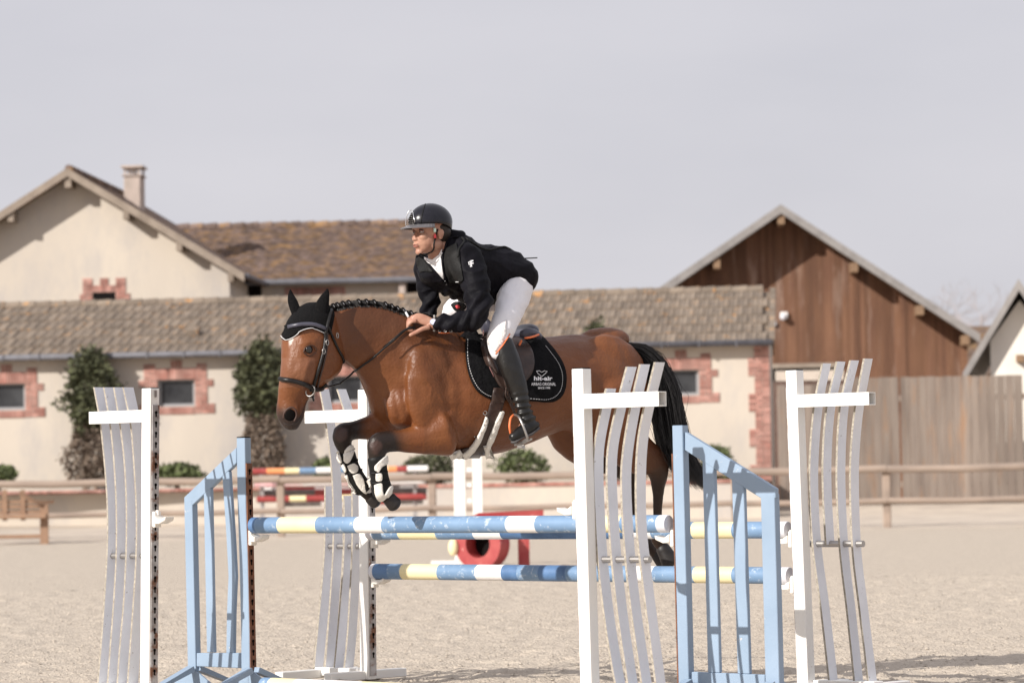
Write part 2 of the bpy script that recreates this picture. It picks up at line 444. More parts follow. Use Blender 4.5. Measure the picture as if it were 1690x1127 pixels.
for (u0, u1, z0, z1) in WR:
    wn = MB(); t = .07
    for q in ((u0, u0 + t, z0, z1), (u1 - t, u1, z0, z1)): wn.bb(q[0], q[1], .12, .18, q[2], q[3])
    wn.bb(u0 + t, u1 - t, .12, .18, z0, z0 + t); wn.bb(u0 + t, u1 - t, .12, .18, z1 - .04, z1)
    wo_ = wn.build('window', m_frame, st, local=True)
    g = MB(); g.bb(u0 + t, u1 - t, .145, .155, z0 + t, z1 - .04); g.build('pane', m_glass, wo_, local=True)
    # brick surround traced in metres about the opening
    px = 1 / 66.5; W_ = u1 - u0
    bs = MB(); top = z1; bot = z0
    rects = [(u0 - 3 * px, u1 + 3 * px, top, top + 19 * px, 's'),
             (u0 + 22 * px, u0 + 41 * px, top + 19 * px, top + 32 * px, 's'),
             (u0 - 23 * px, u0 - 3 * px, top - 0 * px, top + 26 * px, 'c'), (u1 + 3 * px, u1 + 20 * px, top, top + 26 * px, 'c'),
             (u0 - 31 * px, u0, top - 12 * px, top, 'c'), (u1, u1 + 31 * px, top - 12 * px, top + 5 * px - 5 * px, 'c'),
             (u0 - 22 * px, u0, bot + 4 * px, top - 12 * px, 'c'), (u1, u1 + 21 * px, bot + 4 * px, top - 12 * px, 'c'),
             (u0 - 31 * px, u0, bot - 12 * px, bot + 4 * px, 'c'), (u1, u1 + 33 * px, bot - 12 * px, bot + 4 * px, 'c'),
             (u0, u1, bot - 13 * px, bot - .006, 's')]
    brick_fill(bs, rects, 0, .03)
    so = bs.build('brick_surround', m_brick, st, local=True); so['kind'] = 'stuff'
    mm = MB()
    for (a, b, c, d, k_) in rects: mm.bb(a, b, -.012, -.002, c, d)
    mm.build('mortar_bed', m_mortar, st, local=True)['kind'] = 'stuff'
# quoin
q0 = F.uz(1236, 700)[0]; bs = MB(); rects = []
z = zE - .06; wide = False
while z > zB + .3:
    h = .43; rects.append(((q0 if wide else q0 + .15), uRw + .004, max(z - h, zB), z, 'c')); z -= h; wide = not wide
brick_fill(bs, rects, 0, .035); bs.build('brick_quoin', m_brick, st, local=True)['kind'] = 'stuff'
mm = MB()
for (a, b, c, d, k_) in rects: mm.bb(a, b, -.014, -.002, c, d)
mm.build('mortar_bed', m_mortar, st, local=True)['kind'] = 'stuff'
# roof: slab, tiles, ridge, gutter
ov = .35; sl = (zR - zE) / (ridge_b); nv = V((0, -(zR - zE), ridge_b)).normalized(); sv = V((0, ridge_b + ov, (zR - zE) * (ridge_b + ov) / ridge_b))
e0 = V((uL, -ov, zE - sl * ov)); uE = uR + .02
mb = MB(); mb.prism([e0 + V((0, .02, -.03)), e0 + V((uE - uL - .05, .02, -.03)), e0 + V((uE - uL - .05, 0, -.03)) + sv, e0 + V((0, 0, -.03)) + sv], -nv * .06)
rb = V((0, 0, 0)) + e0 + sv
mb.prism([rb + V((0, 0, -.1)), rb + V((uE - uL - .05, 0, -.1)), V((rb.x + uE - uL - .05, 6.9, zE - .1)), V((rb.x, 6.9, zE - .1))], (0, 0, -.1))
mb.build('roof', m_tile_s, st, local=True)
tw = .245; rows = 6; tl = sv.length / rows; sdir = sv.normalized(); X = V((1, 0, 0))
def tile_mesh(mb, o, w_=tw, l_=None):
    l_ = (l_ or tl) + .05
    Z = nv
    pts = [(0, .0), (.05, .018), (w_ * .35, .004), (w_ * .62, .004), (w_ * .74, .024), (w_ * .9, .026), (w_ - .004, .010)]
    vs = []
    for (yy, lift) in ((0, .042), (l_, .008)):
        for (xx, h) in pts: vs.append(o + X * xx + sdir * yy + Z * (h + lift))
    for (xx, h) in pts: vs.append(o + X * xx + Z * (-.005))
    n = len(pts); fs = [(i, i + 1, n + i + 1, n + i) for i in range(n - 1)] + [(2 * n + i, 2 * n + i + 1, i + 1, i) for i in range(n - 1)]
    mb.add(vs, fs)
tm = MB(); tile_mesh(tm, V((0, 0, 0))); tmesh = tm.mesh('roof_tile'); tmesh.materials.append(m_tile)
ncol = int((uE - uL) / tw); cells = []
for r_ in range(rows):
    for c_ in range(ncol): cells.append((r_, c_, e0 + X * (c_ * tw + (.0 if r_ % 2 else tw / 2)) + sdir * (tl * r_)))
def vis(cell):
    p = F.o + F.c * cell[2].x + F.nrm * cell[2].y + V((0, 0, cell[2].z)); q = proj(p)
    if not (0 < q[0] < 1690): return 9e9
    hid = (450 < q[0] < 960 and q[1] > 500)
    return q[2] + (500 if hid else 0) + cell[0] * 0.01
cells.sort(key=vis)
jt = MB()
for i, (r_, c_, o) in enumerate(cells):
    j = V((0, 0, R.uniform(-.006, .006)))
    if i < 290:
        t_ = bpy.data.objects.new('roof_tile', tmesh); COL.objects.link(t_); t_.parent = st; t_.location = o + j
    else: tile_mesh(jt, o + j)
jt.build('roof_tiles', m_tile_s, st, local=True, fixn=False)['kind'] = 'stuff'
rt = MB()
n = int((uE - uL) / .4)
for i in range(n):
    a = uL + i * .4
    rt.tube([V((a, rb.y, rb.z + .01)), V((a + .41, rb.y, rb.z + .02))], [.12, .135], 8)
rt.build('ridge_tiles', m_tile_s, st, local=True)['kind'] = 'stuff'
vt = MB(); p0 = e0 + X * (uE - uL); 
for i in range(9): 
    a = p0 + sv * (i / 9) + nv * .03; b = p0 + sv * ((i + 1.1) / 9) + nv * .015
    vt.sweep([a, b], X, nv, -.10, .05, -.1, .055)
vt.build('verge_tile', m_tile_s, st, local=True)
gt = MB(); gy = e0.y - .04; gz = e0.z - .02
gt.tube([V((uL, gy, gz)), V((uE, gy, gz))], .075, 10)
gt.build('gutter', m_zinc, st, local=True, smooth=True)
gk = MB()
for i in range(int((uE - uL) / .9)): gk.box((uL + .3 + i * .9, gy - .05, gz), (.03, .08, .17))
gk.build('gutter_bracket', m_zinc, st, local=True)['kind'] = 'stuff'
vt = MB(); q = V((F.uz(328, 538, 2)[0], 1.2, 0)); q.z = e0.z + sl * (q.y - e0.y) + .06
vt.box(q + nv * .05, (.28, .3, .16), (X, sdir, nv)); vt.build('roof_vent', m_tile_s, st, local=True)
# ---- brick coped retaining wall ---------------------------------------------------
F2 = Front(83.6, -0.085)
rw = F2.thing('retaining_wall', 'low cream garden wall with red brick coping below the stable', 'wall')
a0 = F2.uz(-900, 800)[0]; a1 = F2.uz(1268, 800)[0]; zc = F2.uz(700, 799)[1]
mb = MB(); mb.bb(a0, a1, 0, .25, 0, zc - .09); mb.build('wall', m_render, rw, local=True)
mb = MB(); n = int((a1 - a0) / .11)
for i in range(n):
    mb.bb(a0 + i * .11 + .004, a0 + i * .11 + .106, -.035 + R.uniform(-.004, .004), .28, zc - .088, zc + .0 + R.uniform(-.003, .004))
mb.build('coping_brick', m_brick, rw, local=True)['kind'] = 'stuff'
mb = MB(); mb.bb(-60, F.o.x + uRw - .3, 83.9, 86.55, .2, zc - .12)
o_ = MB()
grid(o_, -40, uRw, 83.9, 88.2, 30, 4, lambda x, y: zc - .06 + .02 * noise.noise(V((x, y, 0))))
tag(o_.build('planting_bed', M('bed_soil', (0.16, 0.13, 0.10), (0.10, 0.08, 0.06), 2, 0.95), fixn=False), kind='structure')
# ---- left house with the gable ------------------------------------------------------
F3 = Front(97.0, -0.06)
hs = F3.thing('gable_house', 'tall cream house gable with chimney rising behind the left of the stable', 'building')
ax_, az_ = F3.uz(119, 283); ex, ez = F3.uz(409, 455); lx = ax_ - (ex - ax_); 
wr = F3.uz(379, 470)[0]; wl = ax_ - (wr - ax_); slp = (az_ - ez) / (ex - ax_)
zw = az_ - slp * (wr - ax_)
mb = MB(); mb.prism([V((wl, 0, .4)), V((wr, 0, .4)), V((wr, 0, zw - .1)), V((ax_, 0, az_ - .1)), V((wl, 0, zw - .1))], (0, 11, 0))
hw = mb.build('wall', m_render, hs, local=True)
th = .12
for sgn in (1, -1):
    mb = MB(); e = V((ax_ + sgn * (ex - ax_), -.72, ez)); a = V((ax_, -.72, az_)); dn = V((0, 0, -th))
    mb.prism([a, e, e + dn, a + dn], (0, 12.4, 0)); mb.build('roof', m_tile_b, hs, local=True)
    mb = MB(); mb.prism([a + V((0, -.03, .03)), e + V((0, -.03, .03)), e + V((0, -.03, -.20)), a + V((0, -.03, -.20))], (0, .05, 0)); mb.build('bargeboard', m_fascia, hs, local=True)
    for k, t in enumerate((0.33, 0.63, 0.92)):
        mb = MB(); c = a.lerp(e, t); mb.bb(c.x - .08, c.x + .08, -.68, -.004, c.z - .42, c.z - .14)
        mb.build('purlin', m_fascia, hs, local=True)
mb = MB(); mb.bb(ax_ - .09, ax_ + .09, -.68, -.004, az_ - .5, az_ - .16); mb.build('purlin', m_fascia, hs, local=True)
mb = MB()
for i in range(30): mb.tube([V((ax_, -.55 + i * .4, az_ + .03)), V((ax_, -.13 + i * .4, az_ + .03))], [.11, .125], 8)
mb.build('ridge_tiles', m_tile_b, hs, local=True)['kind'] = 'stuff'
mb = MB(); mb.tube([V((ex + .05, -.6, ez - .03)), V((ex + .05, 11, ez - .03))], .07, 8); mb.build('gutter', m_zinc, hs, local=True)
# window with brick head
u0, z1 = F3.uz(153, 483); u1 = F3.uz(191, 483)[0]; px = 1 / 60
mb = MB(); mb.bb(u0, u1, -.006, .004, z1 - .7, z1); wv = mb.build('window', m_dark, hs, local=True)
bs = MB(); rects = [(u0, u1, z1, z1 + 12 * px, 's'), (u0 + 12 * px, u1 - 12 * px, z1 + 12 * px, z1 + 24 * px, 's'), (u0 - 17 * px, u0, z1 - 2 * px, z1 + 24 * px, 'c'), (u1, u1 + 17 * px, z1 - 2 * px, z1 + 24 * px, 'c'),
      (u0 - 22 * px, u0, z1 - 16 * px, z1 - 2 * px, 'c'), (u1, u1 + 24 * px, z1 - 16 * px, z1 - 2 * px, 'c')]
brick_fill(bs, rects, 0, .03); bs.build('brick_surround', m_brick, hs, local=True)['kind'] = 'stuff'
mm = MB()
for (a, b, c, d, k_) in rects: mm.bb(a, b, -.012, -.002, c, d)
mm.build('mortar_bed', m_mortar, hs, local=True)['kind'] = 'stuff'
# chimney (part of the house)
cx0, cz = F3.uz(208, 293, 4); cx1, _ = F3.uz(235, 293, 4); czt = F3.uz(221, 277, 4)[1]
mb = MB(); mb.bb(cx0, cx1, 3.6, 4.4, cz - 2.5, cz); ch = mb.build('chimney', m_chim, hs, local=True, bevel=.015)
mb = MB(); mb.bb(cx0 - .05, cx1 + .05, 3.55, 4.45, cz + .003, cz + .035); mb.build('chimney_rim', m_chim, ch, local=True)
mb = MB()
for xx in (cx0 + .03, cx1 - .03):
    for yy in (3.65, 4.35): mb.bb(xx - .03, xx + .03, yy - .03, yy + .03, cz + .035, czt - .035)
mb.build('cowl_post', m_chim, ch, local=True)
mb = MB(); mb.bb(cx0 - .07, cx1 + .07, 3.52, 4.48, czt - .035, czt + .03); mb.build('cowl_slab', m_chim, ch, local=True)
mb = MB(); mb.tube([V(((cx0 + cx1) / 2, 4, cz + .07)), V(((cx0 + cx1) / 2, 4, cz + .2))], [.12, .09], 10); mb.build('flue_pot', m_pwhite, ch, local=True)
# ---- building with the brown mossy roof ---------------------------------------------
F4 = Front(101.0, -0.03)
br = F4.thing('brown_roof_building', 'building under a large brown lichen covered tile roof beyond the stable', 'building')
u0, ze = F4.uz(300, 467); u1 = F4.uz(722, 460)[0]; ze = F4.uz(560, 463)[1] + .17
rbk = 5.5; zr = F4.uz(510, 374, rbk)[1]
u0 = F4.uz(250, 460)[0]; sl4 = (zr - ze) / rbk
mb = MB(); mb.bb(u0, u1 - .4, .0, .3, .4, ze - .1); mb.bb(u1 - .7, u1 - .4, .3, 10.6, .4, ze - .1); mb.build('wall', m_render, br, local=True)
mb = MB(); e = V((u0, -.5, ze - sl4 * .5)); rr = V((u0, rbk, zr)); W4 = V((u1 - u0, 0, 0))
mb.prism([e, e + W4, rr + W4, rr], (0, 0, -.12)); mb.prism([rr, rr + W4, V((u1, 11.2, ze)), V((u0, 11.2, ze))], (0, 0, -.12))
mb.build('roof', m_tile_b, br, local=True)
n4 = V((0, -(zr - ze), rbk)).normalized(); s4 = (rr - e)
mb = MB(); nr = 30; nc = int((u1 - u0) / .17)
for j in range(nr):
    for i in range(nc):
        o = e + X * (i * .17 + (.085 if j % 2 else 0)) + s4 * (j / nr) + n4 * R.uniform(.0, .015)
        sd_ = s4.normalized(); l_ = s4.length / nr * 1.25
        mb.add([o + n4 * .045, o + X * .16 + n4 * .045, o + X * .16 + sd_ * l_ + n4 * .012, o + sd_ * l_ + n4 * .012, o, o + X * .16], [(0, 1, 2, 3), (4, 5, 1, 0)])
mb.build('roof_tiles', m_tile_b, br, local=True, fixn=False)['kind'] = 'stuff'
mb = MB()
for i in range(int((u1 - u0) / .42)): mb.tube([rr + X * (i * .42) + V((0, 0, .02)), rr + X * (i * .42 + .44) + V((0, 0, .03))], [.12, .15], 8)
mb.build('ridge_tiles', m_tile_b, br, local=True)['kind'] = 'stuff'
mb = MB(); mb.tube([e + V((0, -.05, -.05)), e + W4 + V((0, -.05, -.05))], .08, 8); mb.build('gutter', m_zinc, br, local=True)
b0, bz = F4.uz(470, 486); b1, bz1 = F4.uz(570, 473)
mb = MB(); brick_fill(mb, [(b0, b1, bz - .6, bz1, 's')], 0, .03); mb.build('brick_lintel', m_brick, br, local=True)['kind'] = 'stuff'
mb = MB(); b0 = F4.uz(660, 486)[0]; b1 = F4.uz(670, 486)[0]; mb.bb(b0, b1, -.45, -.3, 1, ze - .2); mb.build('downpipe', m_chim, br, local=True)
mb = MB(); b0 = F4.uz(395, 486)[0]; b1 = F4.uz(432, 486)[0]; mb.bb(b0, b1, -.02, -.005, 1, ze - .15); mb.build('doorway', m_dark, br, local=True)
mb = MB(); b0 = F4.uz(672, 486)[0]; mb.bb(b0, u1 - .5, -.02, -.005, 1, ze - .15); mb.build('doorway', m_dark, br, local=True)
# ---- barn ---------------------------------------------------------------------------
F5 = Front(103.0, -0.05)
bn = F5.thing('timber_barn', 'large red brown vertically boarded barn gable behind the gate', 'barn')
ax_, az_ = F5.uz(1287, 348); rx, rz_ = F5.uz(1612, 559); lx_, lz_ = F5.uz(1100, 476)
sr = (az_ - rz_) / (rx - ax_); sL = (az_ - lz_) / (ax_ - lx_)
zhd = F5.uz(1390, 603)[1]; bx0 = F5.uz(1120, 500)[0]; bx1 = rx - .35; dx1 = F5.uz(1392, 600)[0]
pw = .105; x = bx0; mb = MB()
while x < bx1:
    top = az_ - .1 - (sr * (x - ax_) if x > ax_ else sL * (ax_ - x))
    bot = zhd if x < dx1 else .4
    if top > bot: mb.bb(x + .004, x + pw - .004, R.uniform(-.006, .006) - .03, .0, bot, top)
    x += pw
mb.build('wall_boards', m_barn, bn, local=True)['kind'] = 'stuff'
mb = MB(); mb.prism([V((bx0, .01, zhd)), V((dx1, .01, zhd)), V((dx1, .01, .4)), V((bx1, .01, .4)), V((bx1, .01, az_ - .15 - sr * (bx1 - ax_))), V((ax_, .01, az_ - .15)), V((bx0, .01, az_ - .15 - sL * (ax_ - bx0)))], (0, .12, 0))
mb.build('wall_backing', m_dark, bn, local=True)
mb = MB(); mb.bb(bx0, bx1, 12, 12.1, .4, az_ - 3); mb.build('rear_wall', m_dark, bn, local=True)
for (e, s_) in ((V((rx, -1.25, rz_)), 1), (V((lx_ - 2.5, -1.25, lz_ - sL * 2.5)), -1)):
    a = V((ax_, -1.25, az_)); mb = MB(); dn = V((0, 0, -.1))
    mb.prism([a, e, e + dn, a + dn], (0, 16, 0)); mb.build('roof', m_tile_s, bn, local=True)
    mb = MB(); mb.prism([a + V((0, -.03, .09)), e + V((0, -.03, .09)), e + V((0, -.03, -.17)), a + V((0, -.03, -.17))], (0, .06, 0)); mb.build('verge_board', m_fascia_g, bn, local=True)
    for t in ((.0, .37, .70, .93) if s_ > 0 else (.32, .63)):
        c = a.lerp(e, t); mb = MB(); mb.bb(c.x - .1, c.x + .1, -1.2, -.035, c.z - .47, c.z - .2); mb.build('purlin', m_beam, bn, local=True)
d0 = F5.uz(1268, 620)[0]; mb = MB(); mb.bb(d0, dx1, -.1, -.04, zhd - .05, zhd + .08); mb.build('door_lintel', m_fascia, bn, local=True)
z2 = F5.uz(1330, 628)[1]; mb = MB(); mb.bb(d0 + .2, dx1, -.09, -.04, z2, zhd - .13); mb.build('door_top_panel', m_mortar, bn, local=True)
mb = MB(); x = d0
while x < dx1 - .1: mb.bb(x + .004, x + .14, -.06, -.03, .4, z2 - .02); x += .145
mb.build('door_boards', M('dark_door_board', (0.13, 0.085, 0.07), (0.09, 0.06, 0.05), 3, 0.9, island=.2), bn, local=True)['kind'] = 'stuff'
lu, lz = F5.uz(1291, 521)
lp = MB(); lp.bb(lu - .06, lu + .16, -.16, -.04, lz - .09, lz + .1); lpo = lp.build('flood_lamp', m_pwhite, bn, local=True, bevel=.02)
lp = MB(); lp.ball((lu + .02, -.22, lz - .05), .1, 12); lp.build('lamp_globe', m_pgrey, lpo, local=True, smooth=True)
cu, cz_ = F5.uz(1283, 533); lp = MB(); lp.bb(cu - .22, cu - .05, -.14, -.04, cz_ - .08, cz_ + .04); lp.build('junction_box', m_pgrey, bn, local=True)
# ---- right-hand white building ---------------------------------------------------------
F6 = Front(90.0, -0.17)
wb = F6.thing('white_gable_building', 'small whitewashed gable with steep roof at the far right edge', 'building')
ax_, az_ = F6.uz(1682, 462); lx_, lz_ = F6.uz(1590, 616); w0, wz0 = F6.uz(1634, 560)
sl6 = (az_ - lz_) / (ax_ - lx_); 
m_wwall = M('whitewash', (0.66, 0.62, 0.56), (0.58, 0.54, 0.48), 1.2, 0.9, 0.1, 20)
mb = MB(); rxx = ax_ + (ax_ - w0)
mb.prism([V((w0, 0, .4)), V((rxx, 0, .4)), V((rxx, 0, wz0 - .05)), V((ax_, 0, az_ - .5)), V((w0, 0, wz0 - .05))], (0, 7, 0)); mb.build('wall', m_wwall, wb, local=True)
for s_ in (-1, 1):
    a = V((ax_, -.5, az_)); e = V((ax_ + s_ * (ax_ - lx_), -.5, lz_)); mb = MB()
    mb.prism([a, e, e + V((0, 0, -.28)), a + V((0, 0, -.28))], (0, 8, 0)); mb.build('roof', m_fascia_g, wb, local=True)
    mb = MB(); b = V((ax_ + s_ * (ax_ - w0), .1, wz0 - .9)); mb.sweep([b, V((e.x + s_ * -.1, .1, e.z - .35))], V((0, 1, 0)), V((0, 0, 1)), 0, .1, -.07, .07); mb.build('rafter', m_beam, wb, local=True)
bu, bz = F6.uz(1684, 592); mb = MB(); mb.bb(bu - .1, bu + .1, -.35, -.004, bz - .09, bz + .09); mb.build('beam_end', m_beam, wb, local=True)
# ---- big wooden gate / board fence -------------------------------------------------------
F7 = Front(86.2, -0.03)
gz0 = .36
gt_ = F7.thing('board_gate', 'tall weathered grey brown board gate and fence right of the stable', 'gate')
gt1 = F7.uz(1500, 621)[1]
pm = MB(); pm.bb(.004, .206, -.012, .012, 0, 1); pmesh = pm.mesh('plank'); pmesh.materials.append(m_gate)
u = F7.uz(1392, 700)[0]; uend = F7.uz(1790, 700)[0]; gap = F7.uz(1474, 700)[0]; g0 = F7.uz(1283, 700)[0]; gap2 = F7.uz(1683, 700)[0]
u = g0
while u < uend:
    if not (False):
        p_ = bpy.data.objects.new('plank', pmesh); COL.objects.link(p_); p_.parent = gt_
        p_.location = (u, R.uniform(-.012, .012), gz0 + .08 + R.uniform(0, .01)); p_.scale = (1, 1, (F7.uz(1330, 624)[1] - .15 if u < F7.uz(1392, 700)[0] else gt1) - gz0 - .1 + R.uniform(-.006, .006))
    u += .21
    if u - .21 < gap <= u: u += .05
    if u - .21 < gap2 <= u: u += .10
mb = MB(); mb.bb(g0, uend, .015, .08, gz0 + .5, gz0 + .64); mb.bb(g0, uend, .015, .08, gt1 - .6, gt1 - .46); mb.build('ledger', m_wood, gt_, local=True)
for pp in (1474, 1683):
    u = F7.uz(pp, 700)[0]; mb = MB(); mb.bb(u - .05, u + .04, .02, .16, gz0 - .2, gt1 - .02); mb.build('post', m_dark if pp == 1474 else m_beam, gt_, local=True)
# ---- arena rail fence ----------------------------------------------------------------------
F8 = Front(77.0, -0.05)
fn = F8.thing('rail_fence', 'weathered two rail wooden fence along the far side of the arena', 'fence')
for i in range(-5, 11):
    u, z = F8.uz(213 + (i - 1) * 250, 800); mb = MB()
    mb.bb(u - .085, u + .085, -.06, .06, -.1, 1.34); mb.build('post', m_wood, fn, local=True, bevel=.02)
    u2 = F8.uz(213 + i * 250, 800)[0]
    for k, zz in enumerate((F8.uz(700, 787)[1], F8.uz(700, 839)[1])):
        mb = MB(); mb.tube([V((u + .004, -.12, zz + R.uniform(-.02, .02))), V((lerp(u, u2, .5), -.12, zz - .02)), V((u2 - .004, -.12, zz + R.uniform(-.02, .02)))], .08 if k == 0 else .062, 8)
        mb.build('rail', m_wood, fn, local=True)
# ---- bench at far left ---------------------------------------------------------------------
F9 = Front(75.6)
bc = F9.thing('wooden_bench', 'brown wooden garden bench beside the rail fence at the far left', 'bench')
def S9(px, py): u, z = F9.uz(px, py); return u, z
m_bench = M('bench_wood', (0.26, 0.165, 0.11), (0.20, 0.13, 0.09), 4, 0.8)
u, z = S9(74, 832); ul = S9(-60, 832)[0]
for uu in (u, ul):
    mb = MB(); mb.bb(uu - .1, uu + .07, -.05, .05, -.02, z); mb.build('leg', m_bench, bc, local=True)
    mb = MB(); mb.sweep([V((uu - .5, -.25, z + .24)), V((uu - .15, -.1, z + .03)), V((uu + .18, .1, z + .04))], V((0, 1, 0)), V((0, 0, 1)), -.06, .06, -.03, .05); mb.build('armrest', m_bench, bc, local=True)
for py in (828, 836, 845):
    zz = S9(30, py)[1]; mb = MB(); mb.bb(ul, u - .1, .1, .13, zz - .035, zz + .035); mb.build('back_slat', m_bench, bc, local=True)
for p_ in (37, 7, -30):
    uu = S9(p_, 820)[0]; z1 = S9(p_, 808)[1]; mb = MB(); mb.bb(uu - .05, uu + .05, .06, .098, .5, z1); mb.build('back_post', m_bench, bc, local=True)
zz = S9(30, 851)[1]; mb = MB(); mb.bb(ul, u + .05, -.3, .05, zz - .05, zz + .03); mb.build('seat', m_bench, bc, local=True)
zz = S9(30, 885)[1]; mb = MB(); mb.bb(ul + .07, u - .1, -.03, .03, zz - .04, zz + .04); mb.build('stretcher', m_bench, bc, local=True)
# ---- planting --------------------------------------------------------------------------------
def leaves(mb, c, rad, n, size, shape=None, wob=0.35, seed=0):
    rr = random.Random(seed)
    for i in range(n):
        while True:
            d = V((rr.uniform(-1, 1), rr.uniform(-1, 1), rr.uniform(-1, 1)))
            if .15 < d.length < 1: break
        d = d * (d.length ** -0.45)
        nz = 1 + wob * noise.noise(d * 2.3 + V((seed, 0, 0)))
        if shape: sx = shape(d.z)
        else: sx = 1
        p = V(c) + V((d.x * rad[0] * nz * sx, d.y * rad[1] * nz * sx, d.z * rad[2] * (nz * .5 + .5)))
        a = V((rr.gauss(0, 1), rr.gauss(0, 1), rr.gauss(0, 1))).normalized(); b = a.orthogonal().normalized(); s = size * rr.uniform(.6, 1.3)
        mb.add([p, p + a * s * .5 + b * s * .35, p + a * s, p + a * s * .5 - b * s * .35], [(0, 1, 2, 3)])
FB = Front(85.9, -0.085)
def wpos(px, py): u, z = FB.uz(px, py); p = FB.o + FB.c * u; return V((p.x, p.y, z))
ct = 'climbing evergreens against the stable wall'
for i, (px, ty, gy, wd, lab) in enumerate([(148, 575, 715, 46, 'tall dark conifer with bare brown lower half left of the white jump wing'), (432, 562, 690, 42, 'tall conifer against the stable wall just left of the horse head'),
                                            (985, 535, 640, 26, 'conifer whose tip shows above the horse rump')]):
    base = wpos(px, 800); top = wpos(px, ty); mid = wpos(px, gy)
    t = thing('conifer', lab, 'tree', (base.x, base.y, zc - .08), group=ct)
    hh = (top.z - mid.z) / 2; mb = MB()
    leaves(mb, (top.x, top.y, top.z - hh), (wd / 68, .42, hh), 3600, .13, lambda z_: (.95 + .2 * -z_ if z_ < .5 else .85 - .5 * (z_ - .5)), .7, i + 3)
    mb.build('crown', m_leaf, t, fixn=False)['kind'] = 'stuff'
    mb = MB(); h2 = (mid.z - base.z) / 2 + .25
    leaves(mb, (base.x + .02, base.y, base.z + h2), (wd / 60, .35, h2), 3200, .09, lambda z_: .75 + .25 * -z_, .5, i + 9)
    mb.build('dry_twigs', m_dry, t, fixn=False)['kind'] = 'stuff'
    mb = MB()
    for k in range(4):
        mb.tube([base + V((R.uniform(-.2, .2), 0, -.2)), base + V((R.uniform(-.3, .3), .05, 1.2)), V((top.x + R.uniform(-.2, .2), top.y, top.z - .5))], [.05, .04, .015], 6)
    mb.build('trunk', m_dry, t)
for i, (px, ty, by, wd, ma, lab) in enumerate([(8, 768, 800, 25, m_leaf2, 'round green box bush at the far left edge above the bench'), (300, 765, 800, 40, m_leaf2, 'bright green low bush between the two left jump wings'),
        (540, 757, 800, 20, m_leaf2, 'small green bush seen under the horse muzzle behind the white slats'), (712, 750, 800, 40, m_leaf, 'dark green bush below the horse chest and elbow'),
        (862, 742, 800, 42, m_leaf2, 'rounded olive green bush below the horse belly'), (1180, 734, 800, 24, m_leaf2, 'green bush tip behind the right blue wing')]):
    b = wpos(px, by); tp = wpos(px, ty); h = (tp.z - b.z) / 2
    t = thing('bush', lab, 'bush', (b.x, b.y - .9, zc - .07), group='clipped bushes on the stable terrace')
    mb = MB(); leaves(mb, (b.x, b.y - .9, tp.z - h), (wd / 66, .5, h), 1700, .095, None, .5, i + 30)
    mb.build('foliage', ma, t, fixn=False)['kind'] = 'stuff'
    mb = MB(); mb.tube([V((b.x, b.y - .9, zc - .1)), V((b.x, b.y - .9, tp.z - h))], [.05, .02], 6); mb.build('stem', m_dry, t)
# bare tree behind
def bare(px, Y, ty, by, lab, seed):
    rr = random.Random(seed); b = PY(px, by, Y); t_ = PY(px, ty, Y); H = t_.z
    t = thing('bare_tree', lab, 'tree', (b.x, b.y, 0)); mb = MB()
    mb.tube([V((b.x, Y, -.1)), V((b.x, Y, H * .55)), V((b.x + .2, Y, H * .9))], [.3, .2, .05], 7); mb.build('trunk', m_far, t)
    mb = MB()
    def br_(p, d, l, r, k):
        q = p + d * l; mb.tube([p, q], [r, r * .6], 4, cap=False)
        if k == 0: return
        for _ in range(3):
            dd = (d + V((rr.gauss(0, .5), rr.gauss(0, .5), rr.gauss(.1, .35)))).normalized(); br_(p.lerp(q, rr.uniform(.5, 1)), dd, l * rr.uniform(.6, .8), r * .55, k - 1)
    for _ in range(9):
        z = rr.uniform(.5, .85) * H; a = rr.uniform(0, 6.28); br_(V((b.x, Y, z)), V((math.cos(a), math.sin(a), rr.uniform(.3, 1))).normalized(), H * .15, .05, 4)
    mb.build('branches', m_far, t)['kind'] = 'stuff'
bare(1615, 190, 486, 560, 'bare leafless tree beyond the barn roof at right', 3)
bare(1535, 215, 478, 560, 'faint bare tree top just above the barn roof slope', 5)
mb = MB()
for (a, b, Y) in ((1560, 1650, 180),):
    p0 = PY(a - 60, 540, Y); p1 = PY(b + 80, 540, Y); mb.bb(p0.x, p1.x, Y, Y + 6, -.1, p0.z)
far = mb.build('distant_roof_building', m_tile_b); tag(far, 'distant brown roofed building between barn and white gable', 'building')
# ================================================================ THE JUMP
A = math.radians(40)
E1 = V((math.cos(A), -math.sin(A), 0)); NN = V((-math.sin(A), -math.cos(A), 0)); UP = V((0, 0, 1))
class Wing:
    def __init__(s, px, d): s.o = P(px, 850, d)
    def S(s, px, py, off=0.0):      # pixel -> point in the wing's own vertical plane (offset towards the viewer side)
        o = s.o + NN * off; r = ray(px, py); return CAM + r * ((o - CAM).dot(NN) / r.dot(NN))
def toground(a, b, z=0.0):          # extend the line a->b down to height z
    t = (z - a.z) / (b.z - a.z); return a + (b - a) * t
def post_path(W, x0, y0, x1, y1, off=0):
    a = W.S(x0, y0, off); b = W.S(x1, y1, off); return a, toground(a, b, 0.0)
def cup(parent, o, s=1, flip=1, name='pole_cup'):       # plastic cup on the face of a track, e = into the jump
    e = E1 * flip; mb = MB()
    mb.box(o + e * .012, (.022, .05, .085), (e, NN, UP))
    c = MB(); prof = [(0.02, -.022), (.06, -.024), (.108, -.006), (.112, .016), (.085, .004), (.05, .004), (.02, .022)]
    # shallow dish that opens upward, lying along the track normal
    pts = []
    for (t, z) in prof: pts.append(o + e * t + UP * z - NN * .035)
    mb.prism(pts, NN * .07)
    mb.tube([o + e * .02 + NN * .0 + UP * .02, o + e * .02 + UP * .05], .012, 6)
    return mb.build(name, m_cup, parent, bevel=.004)
